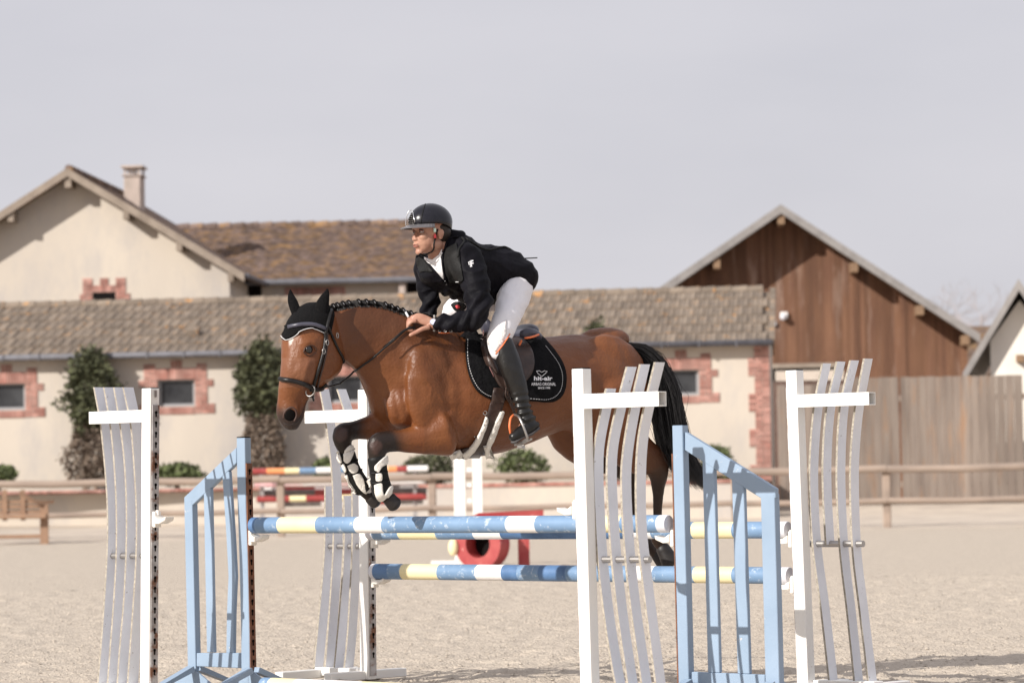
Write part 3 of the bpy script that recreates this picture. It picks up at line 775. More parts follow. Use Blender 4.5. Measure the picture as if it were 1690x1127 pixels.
def keyholes(parent, top, bot, face, wid, flip=1, step=.055):
    e = E1 * flip; d = (bot - top); L = d.length; d.normalize(); mb = MB(); n = int((L - .06) / step)
    for i in range(n):
        c = top + d * (.04 + i * step) + e * .0015
        mb.tube([c - e * .001, c + e * .001], .0085, 8)
        mb.box(c + d * .014, (.002, .008, .02), (e, NN, UP))
    return mb.build('keyhole_row', m_hole, parent)
def white_wing(px, d, post, postw, arm, slats, rod, label, right, base=None, cups=()):
    W = Wing(px, d); sgn = 1 if right else -1
    a, b = post_path(W, *post, off=.0)
    t = thing('white_jump_wing', label, 'jump stand', (b.x, b.y, 0), group='white slatted jump wings')
    pwid = .068
    # front-left vertical edge was traced: centre lies half a width inwards
    ca = a + E1 * (pwid / 2) - NN * (pwid / 2); cb = b + E1 * (pwid / 2) - NN * (pwid / 2)
    mb = MB(); mb.sweep([cb, ca], E1, NN, -pwid / 2, pwid / 2, -pwid / 2, pwid / 2); po = mb.build('post', m_white, t, bevel=.003)
    mb = MB(); mb.sweep([ca + UP * .0005, ca + UP * .005], E1, NN, -.031, .031, -.031, .031); mb.build('post_cap', m_hole, po)
    # arm
    x0, y0, x1, y1 = arm
    p0 = W.S(x0, (y0 + y1) / 2, -.004); p1 = W.S(x1, (y0 + y1) / 2, -.004); h = (W.S(x0, y0).z - W.S(x0, y1).z)
    zc_ = W.S((x0 + x1) / 2, (y0 + y1) / 2).z
    p0.z = zc_; p1.z = zc_
    if right: p0 = ca + E1 * (pwid / 2 + .001); p0 = V((p0.x, p0.y, zc_))
    else: p1 = ca - E1 * (pwid / 2 + .001); p1 = V((p1.x, p1.y, zc_))
    q0 = (p0 - W.o).dot(E1); q1 = (p1 - W.o).dot(E1)
    fo = (ca - W.o).dot(NN)
    base_p = lambda q, n_, z: V((W.o.x, W.o.y, 0)) + E1 * q + NN * n_ + UP * z
    n0 = (ca - W.o).dot(NN) - .03; n1 = (ca - W.o).dot(NN) + .031; z0 = zc_ - h / 2; z1 = zc_ + h / 2; tk = .005
    mb = MB(); qa, qb = min(q0, q1), max(q0, q1)
    for (na, nb, za, zb_) in ((n0, n1, z1 - tk, z1), (n0, n1, z0, z0 + tk), (n0, n0 + tk, z0 + tk, z1 - tk), (n1 - tk, n1, z0 + tk, z1 - tk)):
        mb.sweep([base_p(qa, 0, 0), base_p(qb, 0, 0)], NN, UP, na, nb, za, zb_)
    mb.build('arm', m_white, t)
    # slats
    for s in slats:
        path = [W.S(x_, y_, n0 - .002) for (x_, y_) in smoothpath(s, 5)]
        if s[-1][1] > 1050: path.append(toground(path[-3], path[-1], .06))
        mb = MB(); wd = .072
        mb.sweep(path, E1, NN, -.006, .006, -wd, 0.0)
        me_o = mb.build('slat', [m_slat, m_slat_edge], t)
        for pl in me_o.data.polygons:
            if abs(pl.normal.dot(NN)) > .8: pl.material_index = 1
    # rod
    (rx0, rx1, ry) = rod
    if right: rx1 += 9
    a_, b_ = W.S(rx0, ry, n0 - .04), W.S(rx1, ry, n0 - .04); zz = (a_.z + b_.z) / 2
    mb = MB(); mb.tube([V((a_.x, a_.y, zz)), V((b_.x, b_.y, zz))], .017, 12); mb.build('rod', m_steel, t, smooth=False)
    # track on the inner face
    flip = -1 if right else 1
    ta = ca + E1 * flip * (pwid / 2 + .001) - UP * .09; tb = cb + E1 * flip * (pwid / 2 + .001) + UP * .02
    mb = MB(); mb.sweep([tb, ta], E1 * flip, NN, 0, .006, -.025, .025); trk = mb.build('track', m_galv, t)
    keyholes(trk, ta + E1 * flip * .006, tb + E1 * flip * .006, None, .05, flip)
    # foot: plank with cross feet
    mb = MB(); out = 1 if right else -1
    qp = (cb - W.o).dot(E1); nf = (cb - W.o).dot(NN)
    mb.sweep([base_p(qp + out * .04, 0, 0), base_p(qp + out * .42, 0, 0)], NN, UP, nf - .09, nf - .0, .012, .06); mb.build('base_plank', m_white, t, bevel=.004)
    for q in (qp + out * .02, qp + out * .40):
        mb = MB(); mb.sweep([base_p(q, nf - .32, 0), base_p(q, nf + .32, 0)], E1, UP, -.03, .03, 0.0, .05); mb.build('foot', m_white, t, bevel=.004)
    for k in range(2):       # rope-less locating pin on the post top
        pass
    mb = MB(); mb.box(ca + E1 * flip * (pwid / 2 + .003) - UP * .03, (.004, .018, .035), (E1, NN, UP)); mb.build('pin', m_steel, t)
    for (cx, cy) in cups:
        o = V((ca.x, ca.y, 0)).lerp(V((cb.x, cb.y, 0)), .5) + E1 * flip * (pwid / 2 + .009); o.z = W.S(cx, cy).z
        cup(t, o, flip=flip)
    return t, W, ca, cb
WL1 = white_wing(247, 18.92, (233.5, 641, 231, 1127), 13, (147, 678, 233, 698),
    [[(154.7, 639), (165, 696), (172.7, 768), (177, 836), (177, 899), (172.7, 979.5), (167, 1060), (162, 1119)],
     [(171, 639), (181.7, 701), (188.4, 768), (192, 845), (191.6, 917), (187.5, 993), (181.7, 1069), (178, 1119)],
     [(187.5, 639), (198, 701), (205.5, 768), (208.7, 845), (207.8, 917), (204, 993), (197.4, 1069), (194, 1119)],
     [(203, 639), (215.4, 701), (221, 768), (225, 845), (224.4, 917), (220, 993), (214.5, 1069), (211, 1119)]],
    (182, 238, 917), 'white post with four curved grey slats at the far left of the jump', False, cups=[(265, 857)])
WR1 = white_wing(960, 17.08, (943, 609, 957.5, 1127), 19, (963, 648, 1087, 672),
    [[(1000, 641), (992, 675), (981, 733), (979, 780), (981, 838), (986, 923), (997, 1018), (1009, 1095), (1015, 1127)],
     [(1034, 605), (1016, 675), (1004, 733), (1001, 780), (1003, 838), (1009, 923), (1019.5, 1018), (1032, 1104)],
     [(1056, 601), (1039.5, 675), (1027.6, 747), (1025, 804), (1030, 899), (1039.5, 995), (1055, 1104)],
     [(1080.5, 597.6), (1062, 675), (1052, 733), (1049, 804), (1051, 876), (1058.6, 947), (1070.5, 1042), (1081, 1123)]],
    (974, 1064, 923), 'white post with four curved slats standing in front of the horse hindquarters', True, cups=[(935, 842)])
WL2 = white_wing(604, 20.26, (590, 643, 594, 1115), 17, (503, 677, 590, 697),
    [[(536, 802), (536, 877), (533, 939), (525, 1027), (517, 1111)],
     [(527.5, 642), (538, 701), (547, 776), (549.6, 842), (549.6, 904), (545, 983), (535.5, 1111)],
     [(556, 642), (562, 660), (567, 676)],
     [(567, 818), (568, 877), (565, 948), (558.5, 1027), (550.5, 1111)],
     [(580.5, 811), (581, 895), (578, 966), (573, 1050), (567, 1111)]],
    (538, 594, 901), 'white post with broken slats behind the horse front legs', False)
WR2 = white_wing(1312, 18.42, (1296, 611.5, 1315.5, 1127), 19, (1314, 649, 1434, 670),
    [[(1357, 599.5), (1343, 672), (1336, 764), (1337, 842), (1342, 910), (1353, 992), (1361.6, 1065), (1368.5, 1127)],
     [(1380.6, 596.5), (1364, 672), (1358, 745), (1358, 813), (1362.6, 898)],
     [(1403, 594.5), (1386, 672), (1380.6, 764), (1382, 842), (1387, 920), (1397.5, 1007), (1410, 1127)],
     [(1425.7, 591.6), (1411, 672), (1404, 745), (1403, 813), (1407, 910), (1418.4, 1007), (1433, 1127)]],
    (1331, 1416, 897), 'white post with curved slats at the far right in front of the board gate', True)
# blue wings
def blue_wing(px, d, right, post, rail, outer, bars, brail, label, cups, bw=.08):
    W = Wing(px, d); a, b = post_path(W, *post)
    t = thing('blue_jump_wing', label, 'jump stand', (b.x, b.y, 0), group='pale blue jump wings')
    flip = -1 if right else 1
    pw_ = .064; pd = .05
    def bar(name, pts, wd, dp, n_off, ground=False, mt=m_blue, bev=.003, parent=t):
        path = [W.S(x, y, n_off) for (x, y) in pts]
        if ground: path[-1] = toground(path[-2], path[-1], ground if ground is not True else 0.0)
        mb = MB(); mb.sweep(path, E1, NN, 0, wd, -dp, 0); return mb.build(name, mt, parent, bevel=bev)
    po = bar('post', post[:0] or [(post[0], post[1])] + ([(391.7, 832.6), (394.8, 927), (397.4, 1041), (398, 1109)] if not right else [(1119.6, 1127)]), pw_, pd, 0, .0001)
    mb = MB(); c = a + E1 * pw_ / 2 - NN * pd / 2; mb.sweep([c + UP * .001, c + UP * .006], E1, NN, -.03, .03, -.024, .024); mb.build('post_cap', m_hole, po)
    # sloped rail: prism in the wing plane
    q = [W.S(x, y, -.012) for (x, y) in rail]; mb = MB(); mb.prism(q, -NN * .03); mb.build('top_rail', m_blue, t, bevel=.003)
    bar('outer_post', outer, bw, .045, -.012 + .0015, .09)
    for bpts in bars: bar('upright', bpts, bw * .86, .026, -.014)
    mb = MB(); q = [W.S(x, y, -.010) for (x, y) in brail]; mb.prism(q, -NN * .034); mb.build('bottom_rail', m_blue, t, bevel=.003)
    # track, leaning strip on the inner side
    sx = (a + E1 * (pw_ + .001)) if flip > 0 else (a - E1 * .001)
    sb = (b + E1 * (pw_ + .001)) if flip > 0 else (b - E1 * .001)
    if not right: sb = W.S(398, 1109) + E1 * (pw_ + .001); sb = toground(W.S(397.4, 1041) + E1 * (pw_ + .001), sb, 0.01)
    ta = sx - UP * .14 - NN * .0; mb = MB(); mb.sweep([sb + UP * .005, ta], E1 * flip, NN, 0, .008, -.047, -.003)
    trk = mb.build('track', m_rust, t); keyholes(trk, ta + E1 * flip * .008 - NN * .025, sb + E1 * flip * .008 - NN * .025, None, .04, flip)
    # A-shaped feet plates under both uprights
    for c in ((W.S(*outer[-1], -.01)), sb - E1 * flip * .03):
        g = V((c.x, c.y, 0)); mb = MB(); cc = g + E1 * .03
        for s_ in (1, -1):
            mb.prism([cc + NN * .02 * s_ + UP * .09, cc + NN * .30 * s_ + UP * .0, cc + NN * .30 * s_ + UP * .02, cc + NN * .03 * s_ + UP * .12], E1 * .05)
        mb.prism([g + UP * .09 + E1 * .0, g - E1 * .14, g + E1 * .22, g + E1 * .07 + UP * .09], -NN * .012)
        mb.build('foot', m_blue, t)
    for (cx, cy) in cups:
        tt = (W.S(cx, cy).z - ta.z) / (sb.z - ta.z); o = ta.lerp(sb, tt) + E1 * flip * .009 - NN * .025
        cup(t, o, flip=flip)
    return t, W
BL = blue_wing(404, 19.52, False, (390, 722.7, 398, 1109), [(303.5, 820.5), (390, 738), (390, 764), (320, 831), (304, 846)],
    [(303.5, 824), (309.5, 1100)], [[(335.7, 806), (341, 1076)], [(366, 778), (373, 882), (376.6, 950), (374, 1010.6), (373, 1077)]],
    [(324, 1077), (398, 1077), (398, 1102), (324, 1099)], 'pale blue slant topped wing with a bent bar at the left pole end', [(420, 887)], .064)
BR = blue_wing(1125, 17.68, True, (1109, 702, 1119.6, 1127), [(1130, 712.5), (1279.5, 806), (1279.5, 822), (1255.7, 822), (1130, 742.7)],
    [(1255, 815), (1263, 1127)], [[(1158.5, 748), (1168, 1109)], [(1207, 778), (1217, 1111)]],
    [(1141, 1108), (1262, 1113), (1262, 1140), (1141, 1136)], 'pale blue slant topped wing at the right end of the front pole', [(1100, 888)], .083)
# poles
PM = dict(b=m_pblue, d=m_pdblue, y=m_pyel, w=m_pwhite, g=m_pgrey, r=m_pred, o=m_porange, p=m_pink, k=M('pole_dull_dark', (0.10, 0.085, 0.08), (0.16, 0.14, 0.13), 6, 0.6))
def pole(p0, p1, segs, rad, label, cat='jump pole', name='jump_pole', group='painted jump poles', n=20, rough=0):
    ks = sorted(set(k for (_, _, k) in segs)); mats = [PM[k] for k in ks]
    mb = MB(); d = (p1 - p0)
    for (s0, s1, k) in segs: 
        a, b = p0 + d * s0, p0 + d * s1; m_ = max(1, int((b - a).length / .12)); 
        mb.tube([a.lerp(b, i / m_) for i in range(m_ + 1)], rad, n, mi=ks.index(k), cap=False)
    for e, s_ in ((p0, -1), (p1, 1)):
        mb.tube([e, e + d.normalized() * s_ * .004], [rad, rad * .93], n, mi=ks.index(segs[0][2] if s_ < 0 else segs[-1][2]))
    o = mb.build(name, mats, smooth=False)
    me = o.data; me.polygons.foreach_set('use_smooth', [len(p.vertices) == 4 for p in me.polygons])
    ctr = (p0 + p1) / 2; me.transform(Matrix.Translation(-ctr)); o.location = ctr
    return tag(o, label, cat, group)
def segs_px(p0, p1, lst):            # list of (px boundary, colour) converted to parameters along the pole
    a = proj(p0)[0]; b = proj(p1)[0]; out = []
    def par(x):
        lo, hi = 0., 1.
        for _ in range(30):
            m_ = (lo + hi) / 2
            if proj(p0.lerp(p1, m_))[0] < x: lo = m_
            else: hi = m_
        return lo
    prev = 0.
    for (x, k) in lst:
        t = 1. if x is None else par(x); out.append((prev, t, k)); prev = t
    return out
f0, f1 = P(418, 866.5, 19.50), P(1103, 864, 17.73)
pole(f0, f1, segs_px(f0, f1, [(428, 'd'), (465, 'b'), (528, 'y'), (592, 'b'), (637, 'w'), (842, 'b'), (890, 'w'), (990, 'b'), (1030, 'y'), (1090, 'b'), (None, 'g')]), .0445, 'upper front pole resting between the two blue wings')
r0, r1 = P(610, 877.5, 20.24), P(1300, 874, 18.48)
pole(r0, r1, segs_px(r0, r1, [(620, 'g'), (663, 'b'), (725, 'y'), (787, 'b'), (832, 'w'), (1036, 'd'), (1080, 'w'), (1147, 'b'), (1214, 'y'), (1286, 'b'), (None, 'g')]), .0445, 'upper rear pole just behind and below the front pole line')
l0, l1 = P(616, 942.5, 20.24), P(1303, 949.5, 18.48)
pole(l0, l1, segs_px(l0, l1, [(622, 'g'), (646, 'd'), (667, 'b'), (728, 'y'), (791, 'b'), (834, 'w'), (860, 'd'), (895, 'b'), (940, 'd'), (1045, 'b'), (1083, 'w'), (1150, 'b'), (1214, 'y'), (1290, 'b'), (None, 'g')]), .0445, 'lower rear pole hung between the two rear white wings')
for (W_, ca, cb, flip, ys_) in ((WL2[1], WL2[2], WL2[3], 1, (0, 1)), (WR2[1], WR2[2], WR2[3], -1, (0, 1))):
    for e in ((r0 if flip > 0 else r1), (l0 if flip > 0 else l1)):
        tz = (e.z - .05 - ca.z) / (cb.z - ca.z); o = ca.lerp(cb, tz) + E1 * flip * (.034 + .009); cup(WL2[0] if flip > 0 else WR2[0], o, flip=flip)
g0_, g1_ = GZ(436, 1131, .045), GZ(1120, 1160, .045)
pole(g0_, g1_, segs_px(g0_, g1_, [(450, 'b'), (492, 'y'), (600, 'w'), (690, 'y'), (800, 'b'), (900, 'w'), (None, 'b')]), .045, 'painted ground pole lying on the sand under the jump')
# ---- background jump kit ---------------------------------------------------------------------
Yb = 79.6
def bpole(x0, x1, y, segs, lab, dy=0, r_=.07, sag=0):
    a = PY(x0, y + 2, Yb + dy); b = PY(x1, y - 3, Yb + dy); pole(a, b, segs_px(a, b, segs), r_, lab, group='striped poles stored on the far rack', n=10)
bpole(417, 706, 776, [(440, 'r'), (470, 'o'), (494, 'y'), (522, 'b'), (560, 'w'), (600, 'b'), (640, 'y'), (655, 'o'), (672, 'r'), (None, 'w')], 'topmost striped red orange yellow pole on the far rack')
bpole(420, 702, 797, [(500, 'p'), (560, 'w'), (640, 'p'), (None, 'w')], 'washed out pink and white pole in the middle of the far rack')
bpole(424, 704, 822, [(478, 'r'), (505, 'y'), (560, 'r'), (590, 'y'), (None, 'r')], 'lowest red and yellow pole on the far rack')
bpole(428, 704, 812, [(520, 'k'), (600, 'r'), (None, 'k')], 'dark pole behind the red one on the far rack', .3)
bpole(436, 690, 804, [(470, 'w'), (520, 'r'), (610, 'w'), (660, 'k'), (None, 'w')], 'second pale pole just under the washed pink one on the far rack', .45)
bpole(470, 698, 829, [(530, 'k'), (600, 'w'), (640, 'r'), (None, 'k')], 'dark pole lying at the bottom back of the far rack', .5)
rk = thing('pole_rack', 'grey metal rack holding the stored striped poles behind the rail fence', 'rack', PY(560, 860, Yb))
for px_ in (432, 684):
    a = PY(px_, 772, Yb + .1); mb = MB(); mb.bb(a.x - .04, a.x + .04, Yb + .1, Yb + .18, .1, a.z); mb.build('upright', m_galv, rk)
    for py_ in (783, 803, 829):
        q = PY(px_, py_, Yb); mb = MB(); mb.bb(q.x - .03, q.x + .03, Yb - .35, Yb + .09, q.z - .03, q.z + .0); mb.build('bracket', m_galv, rk)
    mb = MB(); mb.bb(a.x - .05, a.x + .05, Yb - .5, Yb + .6, .1, .17); mb.build('foot', m_galv, rk)
# white stand in the middle distance
Yw = 49.0
ws = thing('far_white_stand', 'distant white wooden wing with two uprights below the horse belly', 'jump stand', GZ(770, 929))
for (x0, x1) in ((748, 767), (779, 795)):
    a = PY(x0, 740, Yw); b = PY(x1, 740, Yw); mb = MB(); mb.bb(a.x, b.x, Yw, Yw + .08, .0, a.z); mb.build('upright', m_white, ws, bevel=.004)
for py_ in (775, 800, 826):
    a = PY(768, py_, Yw + .02); b = PY(778, py_, Yw + .02); mb = MB(); mb.bb(a.x, b.x, Yw + .02, Yw + .06, a.z - .03, a.z + .03); mb.build('rung', m_white, ws)
for px_ in (716, 797):
    pass
mb = MB(); a = PY(712, 958, Yw); b = PY(803, 958, Yw); mb.bb(a.x, b.x, Yw - .06, Yw - .004, .0, .06); mb.build('foot', m_white, ws)
Yr = 47.0
rf = thing('red_wing', 'faded red wooden jump wing with a round hoop standing behind the poles', 'jump stand', GZ(830, 936))
mb = MB(); q = [PY(770, 856, Yr), PY(790, 846, Yr), PY(897, 841, Yr), PY(897, 856, Yr)]; mb.prism(q, (0, .06, 0)); mb.build('top_rail', m_red, rf)
for (x0, x1) in ((854, 873),):
    a = PY(x0, 856, Yr); b = PY(x1, 856, Yr); mb = MB(); mb.bb(a.x, b.x, Yr + .005, Yr + .05, 0, a.z + .004); mb.build('upright', m_red, rf)
c = PY(798, 897, Yr - .1); mb = MB(); n = 28
pts = []; rr_ = 34 / FPX * Yr; 
axx = V((math.cos(.5), -math.sin(.5), 0)); k = len(mb.v)
for i in range(n):
    a = 2 * math.pi * i / n
    for (dr, dy) in ((-.09, -.1), (.07, -.1), (.07, .16), (-.09, .16)):
        p = c + axx * math.cos(a) * (rr_ + dr) * 1.0 + UP * math.sin(a) * (rr_ + dr) + V((axx.y * -1, axx.x, 0)) * dy * -1
        mb.v.append(tuple(p))
for i in range(n):
    for j in range(4):
        a, b = k + i * 4 + j, k + i * 4 + (j + 1) % 4; i2 = (i + 1) % n; mb.f.append((a, b, k + i2 * 4 + (j + 1) % 4, k + i2 * 4 + j)); mb.m.append(0)
mb.build('hoop', m_red, rf)
mb = MB(); mb.tube([c + V((0, .12, 0)), c + V((.05, .2, 0))], rr_ - .07, 24); mb.build('hoop_back', m_dark, rf)
a = PY(748, 903, Yr - .1); mb = MB(); mb.ball(a, (.07, .05, .12), 10); mb.build('handle', m_pyel, rf, smooth=True)
a = PY(760, 905, Yr); mb = MB(); mb.bb(a.x - .06, a.x + .02, Yr + .1, Yr + .15, 0, 1.0); mb.build('upright', m_white, rf)
# ================================================================ SCULPT HELPERS
# horse and rider were traced against a plane 0.5 m nearer than where they really are over the poles
DS = 0.5; _P0, _proj0 = P, proj
def P(px, py, d): return _P0(px, py, d + DS)
def proj(v): q = _proj0(v); return (q[0], q[1], q[2] - DS)
LV = V((0.5, -0.866, 0)).normalized()          # the horse's own left, towards the viewer
FW = V((-0.866, -0.5, 0)).normalized()
def md(px): return 18.6 + (px - 845) * 0.00184
def ringloft(mb, rings, n=26, p=2.0, ends=True):
    R_ = []
    if ends:
        c, u, w_ = rings[0]; c2 = rings[1][0]; dv = (c - c2).normalized(); r = min(u.length, w_.length)
        R_ += [(c + dv * r * .55, u * .45, w_ * .45), (c + dv * r * .32, u * .8, w_ * .8)]
    R_ += rings
    if ends:
        c, u, w_ = rings[-1]; c2 = rings[-2][0]; dv = (c - c2).normalized(); r = min(u.length, w_.length)
        R_ += [(c + dv * r * .32, u * .8, w_ * .8), (c + dv * r * .55, u * .45, w_ * .45)]
    k = len(mb.v); N = len(R_)
    for (c, u, w_) in R_:
        for j in range(n):
            a = 2 * math.pi * j / n; ca, sa = math.cos(a), math.sin(a)
            ca = math.copysign(abs(ca) ** (2 / p), ca); sa = math.copysign(abs(sa) ** (2 / p), sa)
            mb.v.append(tuple(c + u * ca + w_ * sa))
    for i in range(N - 1):
        for j in range(n):
            j2 = (j + 1) % n; mb.f.append((k + i * n + j, k + i * n + j2, k + (i + 1) * n + j2, k + (i + 1) * n + j)); mb.m.append(0)
    mb.f.append(tuple(k + j for j in range(n - 1, -1, -1))); mb.m.append(0)
    mb.f.append(tuple(k + (N - 1) * n + j for j in range(n))); mb.m.append(0)
def fine(rings, k=3):
    flat = [tuple(c) + tuple(u) + tuple(w_) for (c, u, w_) in rings]
    return [(V(q[0:3]), V(q[3:6]), V(q[6:9])) for q in smoothpath(flat, k)]
def trunk(mb, rows, lat=LV, p=2.0, dfun=md):
    rings = []
    for (px, yt, yb, hw) in rows:
        c = P(px, (yt + yb) / 2, dfun(px)); hh = (yb - yt) / 2 / FPX * dfun(px); rings.append((c, UP * hh, lat * hw))
    ringloft(mb, fine(rings), 32, p)
def pairs(mb, rows, lat=LV, dfun=md, p=2.0, n=26, k=3):
    rings = []
    for q in rows:
        (tx, ty, bx, by, hw) = q[:5]; d = q[5] if len(q) > 5 else dfun((tx + bx) / 2)
        a = P(tx, ty, d); b = P(bx, by, d); rings.append(((a + b) / 2, (a - b) / 2, lat * hw))
    ringloft(mb, fine(rings, k), n, p)
def limb(mb, pts, flat=1.0, n=18, k=3, lat=None):
    # (px, py, depth, radius in px); 'flat' scales the sideways radius
    pts = smoothpath(pts, k); c = [P(q[0], q[1], q[2]) for q in pts]; rings = []
    for i in range(len(c)):
        t = (c[min(i + 1, len(c) - 1)] - c[max(i - 1, 0)]).normalized(); r = max(pts[i][3], .5) / FPX * pts[i][2]
        L = (lat or LV); w_ = (L - t * L.dot(t)).normalized(); u = t.cross(w_).normalized()
        rings.append((c[i], u * r, w_ * r * flat))
    ringloft(mb, rings, n)
def sculpt(mb, voxel, smooth=6, fac=0.6, disp=None):
    me = mb.mesh('tmp_sculpt'); o = bpy.data.objects.new('tmp_sculpt', me); COL.objects.link(o)
    r = o.modifiers.new('r', 'REMESH'); r.mode = 'VOXEL'; r.voxel_size = voxel; r.adaptivity = 0
    s = o.modifiers.new('s', 'SMOOTH'); s.factor = fac; s.iterations = smooth
    dg = bpy.context.evaluated_depsgraph_get(); ev = o.evaluated_get(dg); m2 = bpy.data.meshes.new_from_object(ev)
    bpy.data.objects.remove(o); bpy.data.meshes.remove(me)
    if disp:
        nv_ = [v.normal.copy() for v in m2.vertices]
        two = disp.__code__.co_argcount == 2
        for v, nn_ in zip(m2.vertices, nv_): v.co = v.co + nn_ * (disp(v.co, nn_) if two else disp(v.co))
    m2.update(); return m2
def paint(me, fn):
    a = me.color_attributes.new('coat', 'FLOAT_COLOR', 'POINT')
    buf = np.empty((len(me.vertices), 4), np.float32)
    for i, v in enumerate(me.vertices): buf[i, :3] = fn(v.co, v.normal); buf[i, 3] = 1
    a.data.foreach_set('color', buf.ravel())
def sstep(a, b, x): t = min(1, max(0, (x - a) / (b - a))); return t * t * (3 - 2 * t)
def mixc(a, b, t): return tuple(a[i] + (b[i] - a[i]) * t for i in range(3))
def bvh(me): return BVHTree.FromPolygons([v.co.copy() for v in me.vertices], [tuple(p.vertices) for p in me.polygons])
def hit(px, py, trees, guess=None):
    r = ray(px, py).normalized(); best = None
    for t in trees:
        h = t.ray_cast(CAM, r)
        if h[0] is not None and (best is None or h[3] < best[2]): best = (h[0], h[1], h[3])
    if best: 
        n = best[1]
        if n.dot(r) > 0: n = -n
        return best[0], n
    if guess is None: return None
    q = P(px, py, guess); best = None
    for t in trees:
        h = t.find_nearest(q)
        if h[0] is not None and (best is None or h[3] < best[2]): best = (h[0], h[1], h[3])
    n = best[1]
    return best[0], n
def drape(name, outline, trees, off, th, m, parent=None, guess=18.3, step=5.0, smooth=True, wob=0, rough=0, curve=True, hole=None):
    ol = smoothpath(outline + [outline[0]], 4)[:-1] if curve else outline
    # densify the outline
    o2 = []
    for i in range(len(ol)):
        a, b = ol[i], ol[(i + 1) % len(ol)]; L = math.hypot(b[0] - a[0], b[1] - a[1]); k = max(1, int(L / step))
        for j in range(k): o2.append((lerp(a[0], b[0], j / k), lerp(a[1], b[1], j / k)))
    xs = [q[0] for q in o2]; ys_ = [q[1] for q in o2]
    def inside(x, y):
        c = False; n = len(o2)
        for i in range(n):
            x1, y1 = o2[i]; x2, y2 = o2[i - 1]
            if (y1 > y) != (y2 > y) and x < (x2 - x1) * (y - y1) / (y2 - y1) + x1: c = not c
        return c
    pts = list(o2); y = min(ys_) + step / 2; row = 0
    while y < max(ys_):
        x = min(xs) + (step / 2 if row % 2 else 0)
        while x < max(xs):
            if inside(x, y) and min((x - q[0]) ** 2 + (y - q[1]) ** 2 for q in o2) > (step * .45) ** 2: pts.append((x, y))
            x += step
        y += step * .87; row += 1
    n = len(o2)
    res = delaunay_2d_cdt([V((q[0], q[1])) for q in pts], [], [list(range(n))], 1, 1e-4)
    vo, fo = res[0], res[2]; top = []; bot = []
    for q in vo:
        h = hit(q.x, q.y, trees, guess); z = rough * noise.noise(V((q.x * .45, q.y * .45, 0))) if rough else 0
        top.append(h[0] + h[1] * (off + th + z)); bot.append(h[0] + h[1] * off)
    # smooth the top sheet a little is not needed; stitch the rim
    ed = {}
    for f in fo:
        for i in range(len(f)):
            a, b = f[i], f[(i + 1) % len(f)]; ed[(a, b)] = 1
    rim = [(a, b) for (a, b) in ed if (b, a) not in ed]
    N = len(top); mb = MB(); mb.v = [tuple(q) for q in top + bot]
    for f in fo: mb.f.append(tuple(f)); mb.f.append(tuple(N + i for i in reversed(f)))
    for (a, b) in rim: mb.f.append((b, a, N + a, N + b))
    mb.m = [0] * len(mb.f)
    return mb.build(name, m, parent, smooth=smooth)
def dline(pts, trees, off, k=4, guess=None):
    # pixel polyline laid on surfaces; gaps are spanned straight
    q = smoothpath(pts, k); out = []
    for (x, y) in q:
        h = hit(x, y, trees); out.append(h[0] + h[1] * off if h else None)
    idx = [i for i, p in enumerate(out) if p is not None]
    if not idx: return [P(x, y, guess or 18.3) for (x, y) in q]
    for i in range(len(out)):
        if out[i] is None:
            lo = max([j for j in idx if j < i], default=None); hi = min([j for j in idx if j > i], default=None)
            if lo is None: d = proj(out[hi])[2]
            elif hi is None: d = proj(out[lo])[2]
            else: d = lerp(proj(out[lo])[2], proj(out[hi])[2], (i - lo) / (hi - lo))
            out[i] = P(q[i][0], q[i][1], d)
    return out
def strap(name, pts, trees, off, r, m, parent=None, n=8, k=4, guess=None):
    path = dline(pts, trees, off, k, guess); return MB().tube(path, r, n).build(name, m, parent, smooth=True)
# ================================================================ THE HORSE
m_coat = M('bay_coat', (1, 1, 1), (0.70, 0.64, 0.60), 9, 0.43, 0.22, 75, 6, attr='coat', spec=0.4)
m_hoof = M('hoof_horn', (0.010, 0.008, 0.008), (0.024, 0.02, 0.018), 20, 0.5, 0.1, 60)
m_hair = M('black_hair', (0.007, 0.006, 0.006), (0.012, 0.010, 0.010), 20, 0.5, spec=0.25)
m_eye = M('eye_gloss', (0.008, 0.005, 0.004), rough=0.06, spec=0.8)
m_leather = M('black_leather', (0.009, 0.008, 0.008), (0.016, 0.015, 0.015), 30, 0.38, 0.1, 120, spec=.35)
m_brownl = M('dark_brown_leather', (0.030, 0.017, 0.014), (0.045, 0.026, 0.02), 20, 0.4, 0.1, 90)
m_knit = M('black_crochet', (0.007, 0.007, 0.008), (0.013, 0.012, 0.012), 90, 0.85, 1.0, 190, spec=.15)
m_fleece = M('cream_fleece', (0.82, 0.79, 0.73), (0.74, 0.71, 0.65), 60, 0.95, .5, 160)
m_boot_s = M('black_boot_shell', (0.008, 0.008, 0.008), rough=0.55, spec=.25)
m_cord = M('pale_cord', (0.55, 0.55, 0.56), rough=0.7)
m_nav = M('slate_leather', (0.055, 0.055, 0.075), (0.035, 0.035, 0.05), 10, 0.35)
m_orange = M('orange_trim', (0.62, 0.15, 0.05), rough=0.5)
m_pad = M('black_quilted_pad', (0.006, 0.006, 0.007), (0.010, 0.010, 0.011), 30, 0.9, 0.4, 60, spec=.12)
m_print = M('white_print', (0.75, 0.75, 0.76), rough=0.7)
HB = P(850, 700, md(850)); HB.z = 0
horse = thing('horse', 'bay horse with braided black mane jumping left over the blue and yellow poles', 'horse', HB)
mb = MB()
trunk(mb, [(648, 610, 705, .13), (672, 572, 738, .20), (708, 545, 750, .245), (755, 540, 757, .275), (805, 552, 754, .295), (850, 557, 741, .30), (893, 555, 724, .29),
           (930, 551, 712, .265), (965, 550, 722, .255), (995, 556, 735, .25), (1020, 570, 735, .215), (1036, 590, 720, .15)])
